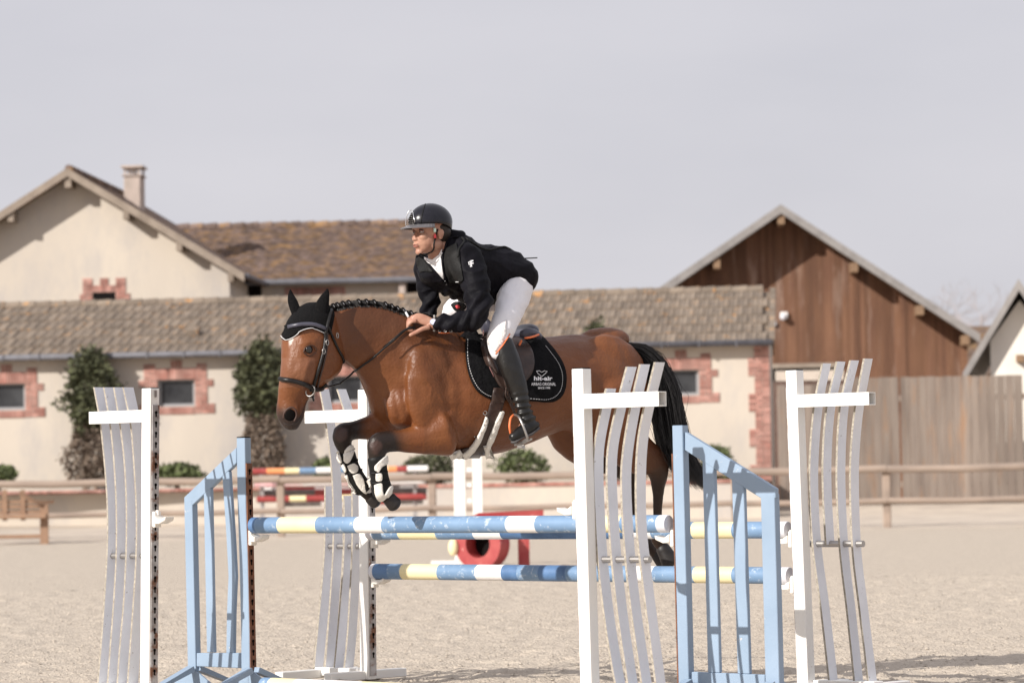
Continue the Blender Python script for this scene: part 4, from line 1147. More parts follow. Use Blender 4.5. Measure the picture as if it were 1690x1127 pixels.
pairs(mb, [(536, 513, 558, 588, .058), (555, 502, 572, 600, .075), (580, 497, 587, 612, .088), (610, 498, 600, 634, .10), (643, 505, 611, 662, .125), (678, 516, 622, 690, .165), (712, 532, 650, 722, .20), (745, 545, 690, 740, .22)])
# chest and shoulder muscles
def lump(px, py, d, r, sq=(1, 1, 1)):
    q = P(px, py, d); s = r / FPX * d; mb.ball(q, (s * sq[0], s * sq[1], s * sq[2]), 18, ax=(FW, LV, UP))
lump(664, 668, md(650) - .06, 34, (1, .8, 1.2)); lump(656, 668, md(650) + .08, 30, (1, .8, 1.2))
lump(712, 640, md(690) - .17, 62, (.8, .32, 1.35)); lump(742, 690, md(720) - .17, 48, (1.0, .4, .9)); lump(740, 560, md(740), 36, (1.7, .5, .8))
lump(1000, 632, md(985) - .10, 72, (1.15, .5, 1.15)); lump(950, 612, md(930) - .10, 52, (1.2, .45, .9)); lump(998, 560, md(998), 30, (1.6, .9, .7))
# head
HF = V((-0.70, -0.714, 0)).normalized(); HL = V((0.714, -0.70, 0)).normalized()
rings = []
for (y, xl, xr, k) in [(516, 490, 546, 1.08), (526, 480, 552, 1.14), (545, 469, 558, 1.3), (572, 466, 564, 1.5), (598, 466, 565, 1.6), (620, 464, 554, 1.6), (642, 461, 527, 1.45), (662, 458, 508, 1.25), (680, 457, 503, 1.12), (694, 460, 499, 1.1), (704, 468, 494, 1.1)]:
    d = 18.0 + (y - 500) * -.0004; hw = (xr - xl) / 2 / FPX * d; W_ = hw / math.sqrt((.70 * k) ** 2 + .714 ** 2); T_ = W_ * k
    rings.append((P((xl + xr) / 2, y, d), HF * T_, HL * W_))
ringloft(mb, fine(rings), 28, 2.35)
hd = 17.9
def hlump(px, py, off, r, sq=(1, 1, 1)):
    s = r / FPX * hd; mb.ball(P(px, py, 18.0 - off), (s * sq[0], s * sq[1], s * sq[2]), 14, ax=(HF, HL, UP))
hlump(511, 568, .095, 14, (1.3, .6, .8)); hlump(472, 571, .03, 9, (1, 1, .9)); hlump(535, 598, .085, 28, (1.0, .35, 1.15)); hlump(480, 684, .075, 14, (.9, .8, 1.2)); hlump(485, 703, .04, 9, (1, 1, .8))
hlump(500, 618, .10, 7, (.7, .8, 4.6)); hlump(484, 690, .05, 13, (1, .9, .9)); hlump(497, 560, .10, 8, (1, .8, .6))
# fore legs
def foreleg(far):
    if far: return [[(668, 702, 18.36, 36), (640, 700, 18.33, 30), (610, 706, 18.28, 21), (580, 711, 18.23, 16), (565, 716, 18.20, 18), (567, 734, 18.20, 15.5), (577, 755, 18.22, 12.5), (588, 785, 18.24, 11.5), (596, 803, 18.26, 13), (606, 816, 18.27, 10), (616, 825, 18.28, 11)]]
    return [[(732, 712, 18.18, 44), (700, 722, 18.14, 30), (672, 727, 18.10, 21), (640, 729, 18.06, 18.5), (624, 733, 18.04, 19.5), (622, 750, 18.04, 16), (623, 772, 18.05, 13), (626, 795, 18.06, 10.5), (629, 811, 18.07, 14.5), (640, 822, 18.08, 11.5), (647, 829, 18.08, 12.5)]]
for L in foreleg(True) + foreleg(False): limb(mb, L, .78)
# hind legs
near_h = [(1000, 640, 18.74, 68), (1005, 690, 18.74, 58), (1022, 722, 18.78, 44), (1052, 748, 18.84, 36), (1081, 764, 18.90, 26), (1087, 785, 18.92, 18.5), (1086, 815, 18.94, 10.5), (1085, 860, 18.97, 9.5), (1084, 884, 18.98, 13), (1090, 900, 19.0, 10.5), (1098, 910, 19.0, 11.5)]
far_h = [(955, 660, 19.02, 58), (946, 702, 19.02, 53), (972, 736, 19.05, 40), (1020, 765, 19.10, 24), (1042, 783, 19.14, 19), (1046, 805, 19.16, 13), (1049, 840, 19.18, 9.5), (1058, 875, 19.2, 9.5), (1066, 893, 19.22, 12), (1076, 905, 19.22, 10), (1084, 914, 19.24, 11)]
limb(mb, near_h, .72); limb(mb, far_h, .72)
# relief: bones, muscles and veins read as raised or sunk lines on the near side   (polyline, width px, height m)
RL = [([(512, 592), (506, 608), (500, 630), (496, 648)], 4.5, .009), ([(520, 600), (512, 622), (506, 645)], 5, -.006), ([(497, 560), (503, 566), (515, 563), (524, 568)], 3.5, .007),
      ([(500, 548), (512, 551), (524, 556)], 5, -.006), ([(478, 580), (474, 610), (470, 640), (468, 662)], 5, .004), ([(490, 590), (486, 620), (483, 650)], 6, -.006),
      ([(488, 668), (492, 680), (489, 694)], 3.5, .006), ([(500, 660), (496, 676), (494, 690)], 3, -.006), ([(500, 606), (490, 612), (482, 622), (478, 630)], 1.3, .0035), ([(497, 618), (487, 628), (484, 640)], 1.2, .003),
      ([(540, 628), (553, 615), (560, 600), (557, 582)], 5, .006), ([(545, 600), (533, 612), (525, 630)], 10, -.004), ([(566, 575), (576, 610), (600, 640), (622, 668)], 7, -.009), ([(575, 560), (600, 590), (635, 620)], 14, .006),
      ([(650, 560), (668, 600), (690, 640), (700, 668)], 9, -.010), ([(672, 562), (692, 600), (706, 635)], 12, .010), ([(690, 560), (722, 600), (745, 650)], 10, -.008), ([(745, 585), (762, 640), (758, 690), (742, 725)], 9, -.012),
      ([(700, 690), (725, 672), (750, 680)], 8, -.006), ([(618, 640), (628, 665), (640, 690)], 4, -.010), ([(632, 640), (640, 668), (652, 694)], 4.5, .007), ([(650, 645), (655, 670), (664, 698)], 4, -.008),
      ([(660, 705), (690, 706), (715, 712)], 5, -.005), ([(645, 733), (675, 739), (705, 741)], 4, -.004), ([(700, 625), (712, 640), (708, 660)], 1.6, .004), ([(712, 640), (728, 655), (735, 680)], 1.6, .0035),
      ([(786, 680), (830, 720)], 12, -.004), ([(930, 610), (936, 655), (925, 705)], 12, -.006), ([(945, 570), (960, 600), (965, 640)], 14, .006), ([(985, 590), (1000, 640), (1008, 690)], 11, -.008), ([(1030, 600), (1045, 650), (1052, 700)], 8, -.007),
      ([(1040, 735), (1062, 752), (1080, 768)], 5, -.006), ([(872, 700), (905, 690), (935, 672)], 3, .004), ([(880, 712), (915, 700)], 2, .003)]
RLs = [(smoothpath(a, 3), b, c_) for (a, b, c_) in RL]
RLb = [(min(q[0] for q in a) - 3 * b, max(q[0] for q in a) + 3 * b, min(q[1] for q in a) - 3 * b, max(q[1] for q in a) + 3 * b) for (a, b, c_) in RLs]
def relief(c, n):
    x, y, d = proj(c); r_ = 0.0035 * noise.noise(c * 9) + 0.0018 * noise.noise(c * 24)
    if n.dot(CAM - c) < 0: return r_
    for (a, w_, h_), (x0, x1, y0, y1) in zip(RLs, RLb):
        if x0 < x < x1 and y0 < y < y1:
            best = 1e9; bt_ = 0; N = len(a)
            for i in range(N - 1):
                ax0, ay0 = a[i]; bx, by = a[i + 1][0] - ax0, a[i + 1][1] - ay0; L2 = bx * bx + by * by
                t = max(0, min(1, ((x - ax0) * bx + (y - ay0) * by) / L2)); dd = (x - ax0 - t * bx) ** 2 + (y - ay0 - t * by) ** 2
                if dd < best: best = dd; bt_ = (i + t) / (N - 1)
            r_ += .72 * h_ * math.exp(-best / (2 * w_ * w_) * 1.6) * min(1, 4 * min(bt_, 1 - bt_) + .15)
    return r_
hme = sculpt(mb, 0.0085, 11, .55, relief)
blk = []
for L, t0 in ((foreleg(True)[0], 3), (foreleg(False)[0], 3), (near_h, 5), (far_h, 3)):
    c = [P(*q[:3]) for q in L]; blk.append((c, t0))
def segd(p, a, b):
    ab = b - a; t = max(0, min(1, (p - a).dot(ab) / ab.length_squared)); return (p - a - ab * t).length, t
knees = [P(562, 716, 18.15), P(621, 738, 17.98)]
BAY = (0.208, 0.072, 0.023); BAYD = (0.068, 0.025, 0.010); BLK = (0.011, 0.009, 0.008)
star = P(482, 566, 17.9); muz = P(474, 694, 17.9)
def coatcol(p, n):
    q = proj(p); x, y = q[0], q[1]
    t = .5 + .5 * noise.noise(p * 3.1); c = mixc(BAY, BAYD, .45 * t)
    c = mixc(c, BAYD, (.75 * sstep(620, 530, y) * sstep(545, 590, x) * sstep(900, 700, x) if x > 545 else 0) + (.3 * sstep(700, 760, y) if x > 760 else 0))  # shade over the neck top painted into the coat colour; lower belly darker too
    if x < 700 and y > 685:
        for L in (blk[0], blk[1]):
            pass
    best = 9
    for (cl, t0) in blk:
        for i in range(len(cl) - 1):
            if abs(cl[i].z - p.z) > .35: continue
            dd, tt = segd(p, cl[i], cl[i + 1])
            if dd < best: best = dd; bi = (i + tt, t0)
    if best < (.085 if x < 700 else .1):
        lo = 1.1 if x < 700 else 3.0
        c = mixc(c, BLK, (.96 if x < 700 else .88) * sstep(bi[1] - lo, bi[1] + (-.1 if x < 700 else .8), bi[0] + .25 * noise.noise(p * 14)))
    for kn in knees:
        dk = (p - kn).length + .012 * noise.noise(p * 40)
        if x < 640 and dk < .05: c = mixc(c, (0.060, 0.034, 0.029), sstep(.05, .03, dk))
    if x < 580 and y > 640 and x < 510:
        c = mixc(c, (0.030, 0.018, 0.015), sstep(662, 694, y + 8 * noise.noise(p * 15) + (4 if x < 480 else -2)))
    if x < 520 and (p - star).length < .07:
        c = mixc(c, (0.55, 0.50, 0.46), sstep(.045, .025, (V((q[0] - 483, (q[1] - 566) * .8, 0)).length) / 180 + .01 * noise.noise(p * 60)))
    if x < 520 and 590 < y < 640: c = mixc(c, (0.24, 0.115, 0.07), .45)
    return c
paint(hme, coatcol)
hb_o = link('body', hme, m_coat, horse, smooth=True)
# the part mesh is stored relative to the horse, so keep a world copy for draping
def wbvh(o, inv=None):
    me = o.data; mt = INV[o.name].inverted(); return BVHTree.FromPolygons([mt @ v.co for v in me.vertices], [tuple(p.vertices) for p in me.polygons])
TH = wbvh(hb_o); T0 = [TH]
# eyes, nostril, mouth
m_coat_dk = M('dark_bay_skin', (0.045, 0.020, 0.012), rough=.5, spec=.3)
h = hit(511, 577, T0); mbx = MB(); mbx.ball(h[0] - h[1] * .004, (.027, .017, .021), 16, ax=(HF, h[1], UP)); mbx.build('eye', m_eye, horse, smooth=True)
m_lid = M('dark_eyelid', (0.02, 0.012, 0.01), rough=0.5)
strap('eyelid', [(501, 582), (504, 574), (511, 570), (518, 572), (522, 579)], T0, .006, .0042, m_coat_dk, horse); strap('eyelid', [(502, 583), (508, 587), (515, 586), (521, 581)], T0, .003, .0035, m_coat_dk, horse)
drape('nostril', [(470, 685), (474, 678), (480, 675), (486, 679), (487, 686), (483, 693), (477, 694), (471, 691)], T0, .0006, .0016, m_hole, horse, step=3)
strap('nostril_rim', [(468, 690), (469, 682), (474, 675), (481, 672), (487, 676), (489, 686), (485, 695)], T0, .001, .0042, M('muzzle_skin', (0.06, 0.032, 0.025), rough=.6), horse)
strap('mouth_line', [(507, 660), (502, 672), (498, 684), (490, 696), (478, 701), (468, 698)], T0, 0, .0028, m_lid, horse)
for (a, b, c, d, e) in [((642, 822, 18.08), (647, 828, 18.085), (652, 833, 18.09), 12, 13.5), ((611, 820, 18.28), (616, 825, 18.285), (621, 829, 18.29), 11, 12), ((1093, 903, 19.0), (1100, 915, 19.0), (1106, 927, 19.0), 12, 16), ((1080, 908, 19.24), (1088, 918, 19.24), (1094, 925, 19.24), 11, 14)]:
    mh = MB(); s = 18.3 / FPX; limb(mh, [(*a, d), (*b, (d + e) / 2), (*c, e)], .9, 18, 3); mh.build('hoof', m_hoof, horse, smooth=True)
# mane: rolled braids along the crest, then the loose root hair
crest = smoothpath([(549, 503), (565, 499), (585, 496), (610, 496), (635, 500), (655, 507), (673, 513), (690, 519), (704, 523)], 4)
m_braid = M('braided_hair', (0.007, 0.006, 0.006), (0.02, 0.017, 0.016), 90, 0.8, .8, 200, spec=.15)
M_TIE = M('braid_thread', (0.16, 0.16, 0.17), rough=.8)
N_B = 15
for i in range(N_B):
    f = i / (N_B - 1) * (len(crest) - 1); a = int(f); q = crest[min(a, len(crest) - 1)]; x, y = q
    h = hit(x, y + 7, T0, md(x)); base = h[0]; mbx = MB(); d = proj(base)[2]
    c = P(x, y + 1, d + .02); mbx.ball(c, (.012, .018, .0125), 10, ax=(V((.9, .4, .2)).normalized(), V((-.4, .9, 0)).normalized(), UP))
    mbx.ball(P(x + 3, y + 4, d - .005), (.010, .011, .013), 8)
    b_ = mbx.build('braid', m_braid, horse, smooth=True)
    mbx = MB(); mbx.tube([P(x + 1, y + .5, d - .017), P(x + 3.5, y + 3.6, d - .021)], .0018, 5); mbx.build('braid_tie', M_TIE, b_)
mbx = MB(); rr = random.Random(4)
for i in range(900):
    f = rr.random() * (len(crest) - 1.01); a = int(f); q = np.array(crest[a]) * (1 - f + a) + np.array(crest[a + 1]) * (f - a)
    h0 = hit(q[0], q[1] + 3, T0, md(q[0])); h1 = hit(q[0] + rr.uniform(1, 8), q[1] + rr.uniform(6, 13), T0, md(q[0]))
    mbx.tube([h0[0] + h0[1] * .004 + UP * .006, (h0[0] + h1[0]) / 2 + h1[1] * .007, h1[0] + h1[1] * .002], [.0022, .0022, .0008], 3, cap=False)
mbx.build('mane_roots', m_hair, horse, fixn=False)['kind'] = 'stuff'
mbx = MB()
for i in range(160):
    x = rr.uniform(690, 740); y = 520 + (x - 690) * .30; d = md(x)
    p0 = P(x, y + 4, d); mbx.tube([p0, p0 + UP * rr.uniform(.012, .03) + V((rr.uniform(-.02, .03), 0, 0)), p0 + UP * rr.uniform(.0, .03) + V((rr.uniform(-.03, .06), -.01, 0))], [.002, .002, .0006], 3, cap=False)
mbx.build('loose_mane', m_hair, horse, fixn=False)['kind'] = 'stuff'
# tail
inner = [(1036, 574), (1052, 592), (1068, 625), (1076, 680), (1084, 735), (1103, 772), (1128, 792)]
outer = [(1018, 567), (1062, 568), (1098, 596), (1122, 645), (1131, 705), (1150, 762), (1172, 798)]
mbx = MB(); rr = random.Random(8)
for i in range(2600):
    a = rr.random() ** .85; s_ = rr.gauss(0, 1) * .045; fly = 2.4 if rr.random() < .06 else 1.0; L = min(1.05, .62 + .42 * rr.random() + .1 * a); pts = []
    for k in range(7):
        t = k / 6 * L * 6; i0 = min(int(t), 5); f = t - i0
        x = lerp(lerp(inner[i0][0], inner[i0 + 1][0], f), lerp(outer[i0][0], outer[i0 + 1][0], f), a); y = lerp(lerp(inner[i0][1], inner[i0 + 1][1], f), lerp(outer[i0][1], outer[i0 + 1][1], f), a)
        x += rr.gauss(0, .8) * k * .6 * fly; y += rr.gauss(0, .8) * k * .6 * fly
        pts.append(P(x, y, md(min(x, 1060)) + .04 + s_ * (1 + k * .25)))
    sp = smoothpath([tuple(p) for p in pts], 2)
    w0 = rr.uniform(.0012, .0030); mbx.tube([V(p) for p in sp], [w0 * (1 - .8 * j / (len(sp) - 1)) for j in range(len(sp))], 3, cap=False)
dock = smoothpath([(1022, 575, 18.97, 12), (1045, 586, 19.02, 18), (1070, 612, 19.06, 24), (1088, 655, 19.08, 26), (1098, 700, 19.08, 24), (1108, 740, 19.1, 17), (1122, 768, 19.1, 8)], 3)
limb(mbx, dock, .55, k=1)
mbx.build('tail', m_hair, horse, smooth=True, fixn=False)
# ================================================================ TACK
bon = thing('ear_bonnet', 'black crocheted ear bonnet with white cord edging on the horse head', 'ear bonnet', P(515, 530, 18))
bo = drape('cap', [(484, 508), (479, 524), (470, 540), (464, 549), (462, 556), (470, 561), (481, 558), (492, 551), (504, 545), (518, 543), (531, 548), (541, 553), (547, 535), (549, 516), (546, 503), (536, 500), (520, 499), (503, 500), (490, 503)], T0, .004, .009, m_knit, bon, 18.0, 4)
for pts in ([(530, 522, 17.92, 14), (531, 508, 17.93, 13.5), (535, 495, 17.94, 10), (539, 484, 17.95, 5.5), (540.5, 477, 17.95, 1.2)], [(491, 522, 17.98, 9), (487, 510, 17.99, 9.5), (483, 498, 18.0, 9), (480, 487, 18.01, 5.5), (479, 478, 18.01, 1.2)]):
    mbx = MB(); limb(mbx, pts, .55, 14, 4); mbx.build('ear_cover', m_knit, bon, smooth=True)
TB = wbvh(bo)
strap('cord_edge', [(463, 554), (471, 560), (483, 556), (494, 548), (506, 543), (519, 542), (532, 547), (539, 551)], [TH, TB], .0035, .002, m_cord, bon)
brd = thing('bridle', 'black leather bridle with silver buckles and ring bit on the horse head', 'bridle', P(515, 600, 17.9))
TT = [TH, TB]
mbx = MB(); path = dline([(477, 541), (490, 538), (505, 536), (520, 537), (536, 543)], TT, .009); mbx.tube(path, .0105, 10, up=UP, flat=.6); mbx.build('browband', m_nav, brd, smooth=True)
strap('cheek_strap', [(546, 512), (541, 530), (537, 550), (534, 575), (529, 595), (523, 615), (518, 632), (517, 643)], TT, .006, .0095, m_leather, brd)
strap('noseband', [(464, 625), (469, 626), (480, 627), (495, 630), (508, 636), (518, 641), (530, 640), (540, 634)], TT, .008, .0125, m_leather, brd)
strap('cheek_strap', [(539, 550), (538, 575), (533, 600), (527, 622), (522, 642)], TT, .006, .0055, m_brownl, brd)
strap('throat_lash', [(541, 540), (547, 555), (556, 575), (564, 590), (567, 600)], TT, .006, .0065, m_leather, brd)
for (x, y) in ((537, 566), (531.5, 580), (553, 555)):
    h = hit(x, y, TT); n_ = h[1]; a = UP; b = a.cross(n_).normalized(); mbx = MB(); pts = [h[0] + n_ * .016 + (a * math.cos(t) * .014 + b * math.sin(t) * .009) for t in [k * math.pi / 6 for k in range(13)]]
    mbx.tube(pts, .0026, 6, cap=False); mbx.build('buckle', m_steel, brd, smooth=True)
h = hit(518, 651, TT, 17.85); c0 = h[0] + h[1] * .018; mbx = MB(); axr = V((.8, -.35, .2)).normalized()
mbx.tube([c0 + axr * math.cos(t) * .027 + UP * math.sin(t) * .027 for t in [k * math.pi / 10 for k in range(21)]], .0036, 7, cap=False); mbx.build('bit_ring', m_steel, brd, smooth=True)
strap('bit_mouthpiece', [(508, 654), (513, 655), (519, 656)], TT, .006, .006, m_steel, brd)
strap('lip_strap', [(516, 644), (516, 654), (518, 662)], TT, .006, .005, m_leather, brd)
# saddle pad, saddle, girth
def dpoly(name, ol, off, th, m, par, trees=T0, g=18.25, step=6, **k): return drape(name, ol, trees, off, th, m, par, g, step, **k)
pad = thing('saddle_pad', 'black saddle pad with white stitching and white lettering under the saddle', 'saddle pad', P(850, 620, 18.3))
pol = [(774, 540), (768, 560), (768, 590), (773, 618), (784, 642), (800, 655), (820, 660), (850, 660), (880, 662), (905, 663), (922, 656), (931, 640), (932, 618), (926, 598), (914, 580), (902, 566), (892, 556), (880, 548), (840, 545), (800, 540)]
pdo = dpoly('pad', pol, .004, .012, m_pad, pad, step=7)
TP = wbvh(pdo)
st_ = [(772, 560), (772, 590), (777, 615), (788, 638), (803, 651), (822, 656), (850, 656), (880, 658), (904, 659), (919, 652), (927, 638), (928, 618), (922, 600), (911, 584), (900, 570)]
sp_ = smoothpath(st_, 6); mbx = MB()
for i in range(0, len(sp_) - 1):
    a, b = sp_[i], sp_[i + 1]
    L = math.hypot(b[0] - a[0], b[1] - a[1]); k = max(1, round(L / 5.5))
    for j in range(k):
        q0 = (lerp(a[0], b[0], j / k), lerp(a[1], b[1], j / k)); q1 = (lerp(a[0], b[0], (j + .6) / k), lerp(a[1], b[1], (j + .6) / k))
        h0, h1 = hit(*q0, [TP]), hit(*q1, [TP])
        if h0 and h1: mbx.tube([h0[0] + h0[1] * .001, h1[0] + h1[1] * .001], .0013, 5)
mbx.build('stitching', m_print, pad)['kind'] = 'stuff'
def lettering(name, text, x0, x1, yb, m, par, trees, hh=None, off=.002, rot=0, bold=0.0, sx=None):
    cu = bpy.data.curves.new('txt', 'FONT'); cu.body = text; cu.size = 1; cu.offset = bold; cu.resolution_u = 3
    o = bpy.data.objects.new('txt', cu); COL.objects.link(o); dg = bpy.context.evaluated_depsgraph_get(); me = bpy.data.meshes.new_from_object(o.evaluated_get(dg)); bpy.data.objects.remove(o)
    xs = [v.co.x for v in me.vertices]; ys_ = [v.co.y for v in me.vertices]; s = (x1 - x0) / (max(xs) - min(xs)); sy = hh / (max(ys_) - min(ys_)) if hh else s; mx_ = min(xs); my_ = min(ys_)
    for v in me.vertices:
        px_, py_ = (v.co.x - mx_) * s, (v.co.y - my_) * sy
        X_, Y_ = x0 + px_ * math.cos(rot) + py_ * math.sin(rot), yb + px_ * math.sin(rot) - py_ * math.cos(rot)
        h = hit(X_, Y_, trees, 18.2); v.co = h[0] + h[1] * off
    me.update(); return link(name, me, m, par)
lettering('lettering', 'hit-air', 881, 911.5, 628, m_print, pad, [TP], 7.2, bold=.035)
lettering('lettering', 'AIRBAG ORIGINAL', 876.5, 917, 636.3, m_print, pad, [TP], 5.0, bold=.012)
lettering('lettering', 'SINCE 1998', 887.5, 907.5, 641.8, m_print, pad, [TP], 3.3, bold=.02)
mbx = MB(); cr_ = [(885, 612.5), (890, 612), (894, 614.5), (898, 612), (903, 613), (900, 616), (894, 621.5), (888, 617), (885, 612.5)]
pth = [hit(x, y, [TP]) for (x, y) in cr_]; mbx.tube([q[0] + q[1] * .002 for q in pth], .0017, 5); mbx.build('crest_emblem', m_print, pad)
sad = thing('saddle', 'dark brown jumping saddle with slate blue cantle and orange piping', 'saddle', P(845, 580, 18.4))
T1 = [TH, TP]
fl = dpoly('flap', [(806, 530), (799, 548), (797, 572), (803, 598), (814, 622), (826, 640), (845, 642), (862, 634), (876, 618), (880, 598), (875, 578), (862, 562), (850, 550), (830, 535)], .006, .012, m_brownl, sad, T1)
TF = wbvh(fl); T2 = [TH, TP, TF]
kr = dpoly('knee_roll', [(805, 535), (800, 550), (799, 572), (805, 596), (816, 616), (820, 612), (811, 590), (808, 565), (811, 545)], .003, .016, m_brownl, sad, T2)
strap('flap_piping', [(798, 545), (796, 572), (802, 599), (813, 623)], T1, .018, .0028, M('piping_mauve', (0.16, 0.075, 0.07), rough=.4), sad)
mb = MB()
trunk(mb, [(800, 522, 552, .05), (808, 532, 556, .065), (822, 545, 562, .095), (840, 548, 566, .12), (855, 542, 566, .13), (866, 534, 562, .125), (873, 535, 558, .11)], p=2.2)
link('seat', sculpt(mb, .009, 5), m_nav, sad, smooth=True)
mbx = MB(); limb(mbx, [(862, 552, 18.40, 7), (872, 549, 18.42, 8), (882, 551, 18.46, 8), (890, 556, 18.5, 6)], 1.0); mbx.build('cantle_panel', m_nav, sad, smooth=True)
mbx = MB(); mbx.tube([P(866, 558, 18.33), P(874, 557, 18.345), (P(882, 555, 18.38)), P(889, 552, 18.43)], .006, 8); mbx.build('orange_piping', m_orange, sad, smooth=True)
h = hit(857, 565, T2); mbx = MB(); mbx.tube([P(857, 570, proj(h[0])[2] - .02), P(861, 561, proj(h[0])[2] - .02)], .006, 6); mbx.build('orange_tab', m_orange, sad)
gi = thing('girth', 'dark brown girth lined with cream fleece round the horse belly', 'girth', P(810, 710, 18.3))
gb = dpoly('band', [(814, 640), (834, 640), (832, 660), (826, 680), (816, 704), (803, 737), (808, 752), (790, 756), (764, 756), (781, 737), (795, 708), (803, 684), (810, 660)], .002, .010, m_brownl, gi, T1, curve=False)
TG = wbvh(gb)
dpoly('fleece_edge', [(800, 686), (804, 690), (797, 712), (785, 735), (768, 752), (745, 758), (744, 752), (763, 746), (779, 730), (792, 708)], .008, .016, m_fleece, gi, T0, step=4, rough=.006)
dpoly('fleece_edge', [(824, 679), (830, 680), (821, 704), (808, 734), (807, 744), (816, 750), (815, 756), (802, 751), (800, 736), (813, 702)], .008, .016, m_fleece, gi, T0, step=4, rough=.006)
h = hit(804, 682, [TH, TG]); mbx = MB(); mbx.tube([h[0] + h[1] * .012 + (V((1, 0, 0)) * math.cos(t) + UP * math.sin(t)) * .01 for t in [k * math.pi / 5 for k in range(11)]], .0025, 6, cap=False); mbx.build('ring', m_steel, gi)
h = hit(783, 720, [TH]); mbx = MB(); mbx.ball(h[0] + h[1] * .003, .0045, 8); mbx.build('stud', m_steel, gi)
# tendon boots
C2 = lambda L: [(530 + x / 5.64, 660 + y / 5.64) for (x, y) in L]
def tboot(label, shell, patches, straps, bd):
    t = thing('tendon_boot', label, 'leg boot', P(shell[2][0], shell[2][1], bd), group='fleece lined leg boots')
    mbx = MB(); limb(mbx, shell, .85); so = link('shell', sculpt(mbx, .006, 3), m_boot_s, t, smooth=True); ts = wbvh(so)
    for p_ in patches: drape('fleece_patch', C2(p_), [ts, TH], .001, .010, m_fleece, t, bd, 2.0, rough=.0035)
    for s_ in straps: strap('strap', s_, [ts, TH], .004, .006, m_boot_s, t)
    return t
tboot('black leg boot with cream fleece on the far front leg', [(572, 750, 18.21, 16), (580, 772, 18.22, 15), (590, 792, 18.24, 16), (599, 806, 18.26, 17)],
      [[(215, 470), (265, 420), (315, 440), (300, 480), (265, 570), (235, 585), (212, 550)], [(245, 612), (300, 588), (335, 632), (325, 670), (290, 680), (262, 650)], [(295, 700), (345, 685), (385, 740), (410, 845), (440, 862), (395, 858), (335, 790)],
       [(150, 480), (165, 470), (185, 530), (198, 580), (165, 562)], [(228, 705), (250, 702), (280, 820), (330, 862), (290, 862), (243, 815)], [(198, 602), (215, 592), (238, 650), (228, 668)]], [[(571, 762), (582, 764), (590, 757)], [(576, 781), (588, 781), (596, 775)]], 18.2)
tboot('black leg boot with cream fleece on the near front leg', [(622, 756, 18.04, 17), (625, 778, 18.05, 16), (628, 796, 18.06, 17), (632, 812, 18.07, 19)],
      [[(500, 610), (555, 555), (605, 525), (605, 590), (560, 622), (535, 668), (500, 645)], [(510, 684), (558, 682), (560, 748), (515, 750)], [(500, 790), (530, 776), (565, 780), (582, 880), (640, 800), (655, 830), (625, 890), (565, 935), (515, 890)],
       [(400, 770), (440, 710), (462, 740), (442, 790), (455, 862), (412, 850)]], [[(612, 780), (625, 781), (638, 778)], [(612, 796), (627, 797), (640, 792)]], 18.04)
# ================================================================ THE RIDER
m_skin = M('skin', (0.36, 0.20, 0.14), (0.285, 0.135, 0.095), 22, 0.45, 0.05, 90, spec=0.4)
m_jacket = M('black_jacket', (0.005, 0.0048, 0.007), (0.008, 0.0075, 0.011), 8, 0.62, 0.6, 13, 2, spec=0.11)
m_vest = M('black_panel', (0.011, 0.011, 0.011), (0.015, 0.015, 0.015), 50, 0.6, 0.2, 120, spec=.18)
m_breech = M('white_breeches', (0.80, 0.79, 0.81), (0.74, 0.73, 0.76), 6, 0.7, 0.15, 14)
m_grip = M('knee_grip_white', (0.76, 0.72, 0.70), rough=0.6, bump=.3, c2=(0.70, 0.66, 0.64), scale=40)
m_bootl = M('black_boot_leather', (0.006, 0.0055, 0.0055), (0.013, 0.012, 0.011), 12, 0.34, 0.25, 22)
m_helm = M('matt_black_helmet', (0.008, 0.008, 0.013), (0.013, 0.013, 0.018), 30, 0.26, 0.02, 60, coat=.1, spec=.35)
m_shirt = M('white_shirt', (0.78, 0.77, 0.78), rough=0.8)
m_dhair = M('dark_brown_hair', (0.022, 0.014, 0.010), rough=0.6)
m_lip = M('lip', (0.33, 0.12, 0.09), rough=0.5)
rid = thing('person', 'rider in black jacket, white breeches and black helmet leaning forward over the horse neck', 'person', (HB.x, HB.y, 0))
def jmd(px): return md(px) + 0.0
# --- body: skin figure (head, neck, torso core, hands) as one mesh
FR = V((-0.80, -0.60, -0.03)).normalized(); FL = V((0.60, -0.80, 0)).normalized(); HO = P(711, 387, 18.28)
HUP = FL.cross(FR).normalized()
if HUP.z < 0: HUP = -HUP
def H_(f, l, z): return HO + FR * f + FL * l + HUP * z
mb = MB(); AX = (FR, FL, HUP)
def hb(f, l, z, r, n=16): mb.ball(H_(f, l, z), r, n, ax=AX)
hb(-.005, 0, .045, (.098, .078, .10), 24); hb(.035, 0, -.035, (.068, .060, .062), 20); hb(.048, 0, -.062, (.050, .044, .040), 16)
hb(.078, 0, -.092, (.022, .024, .018)); hb(.068, .030, -.014, (.030, .026, .026)); hb(.068, -.030, -.014, (.030, .026, .026))
hb(.084, 0, .034, (.018, .050, .012)); hb(.085, 0, -.055, (.022, .028, .024))
hb(0.0, .045, -.055, (.042, .020, .032)); hb(0.0, -.045, -.055, (.042, .020, .032))
# nose
rings = [(H_(.086, 0, .022), HUP * .010, FL * .009), (H_(.098, 0, .004), HUP * .012, FL * .010), (H_(.112, 0, -.014), HUP * .013, FL * .012), (H_(.114, 0, -.024), HUP * .010, FL * .013)]
ringloft(mb, rings, 12); hb(.104, .012, -.026, (.010, .007, .008)); hb(.104, -.012, -.026, (.010, .007, .008))
hb(.104, 0, -.051, (.009, .022, .0055), 12); hb(.101, 0, -.062, (.009, .019, .006), 12)
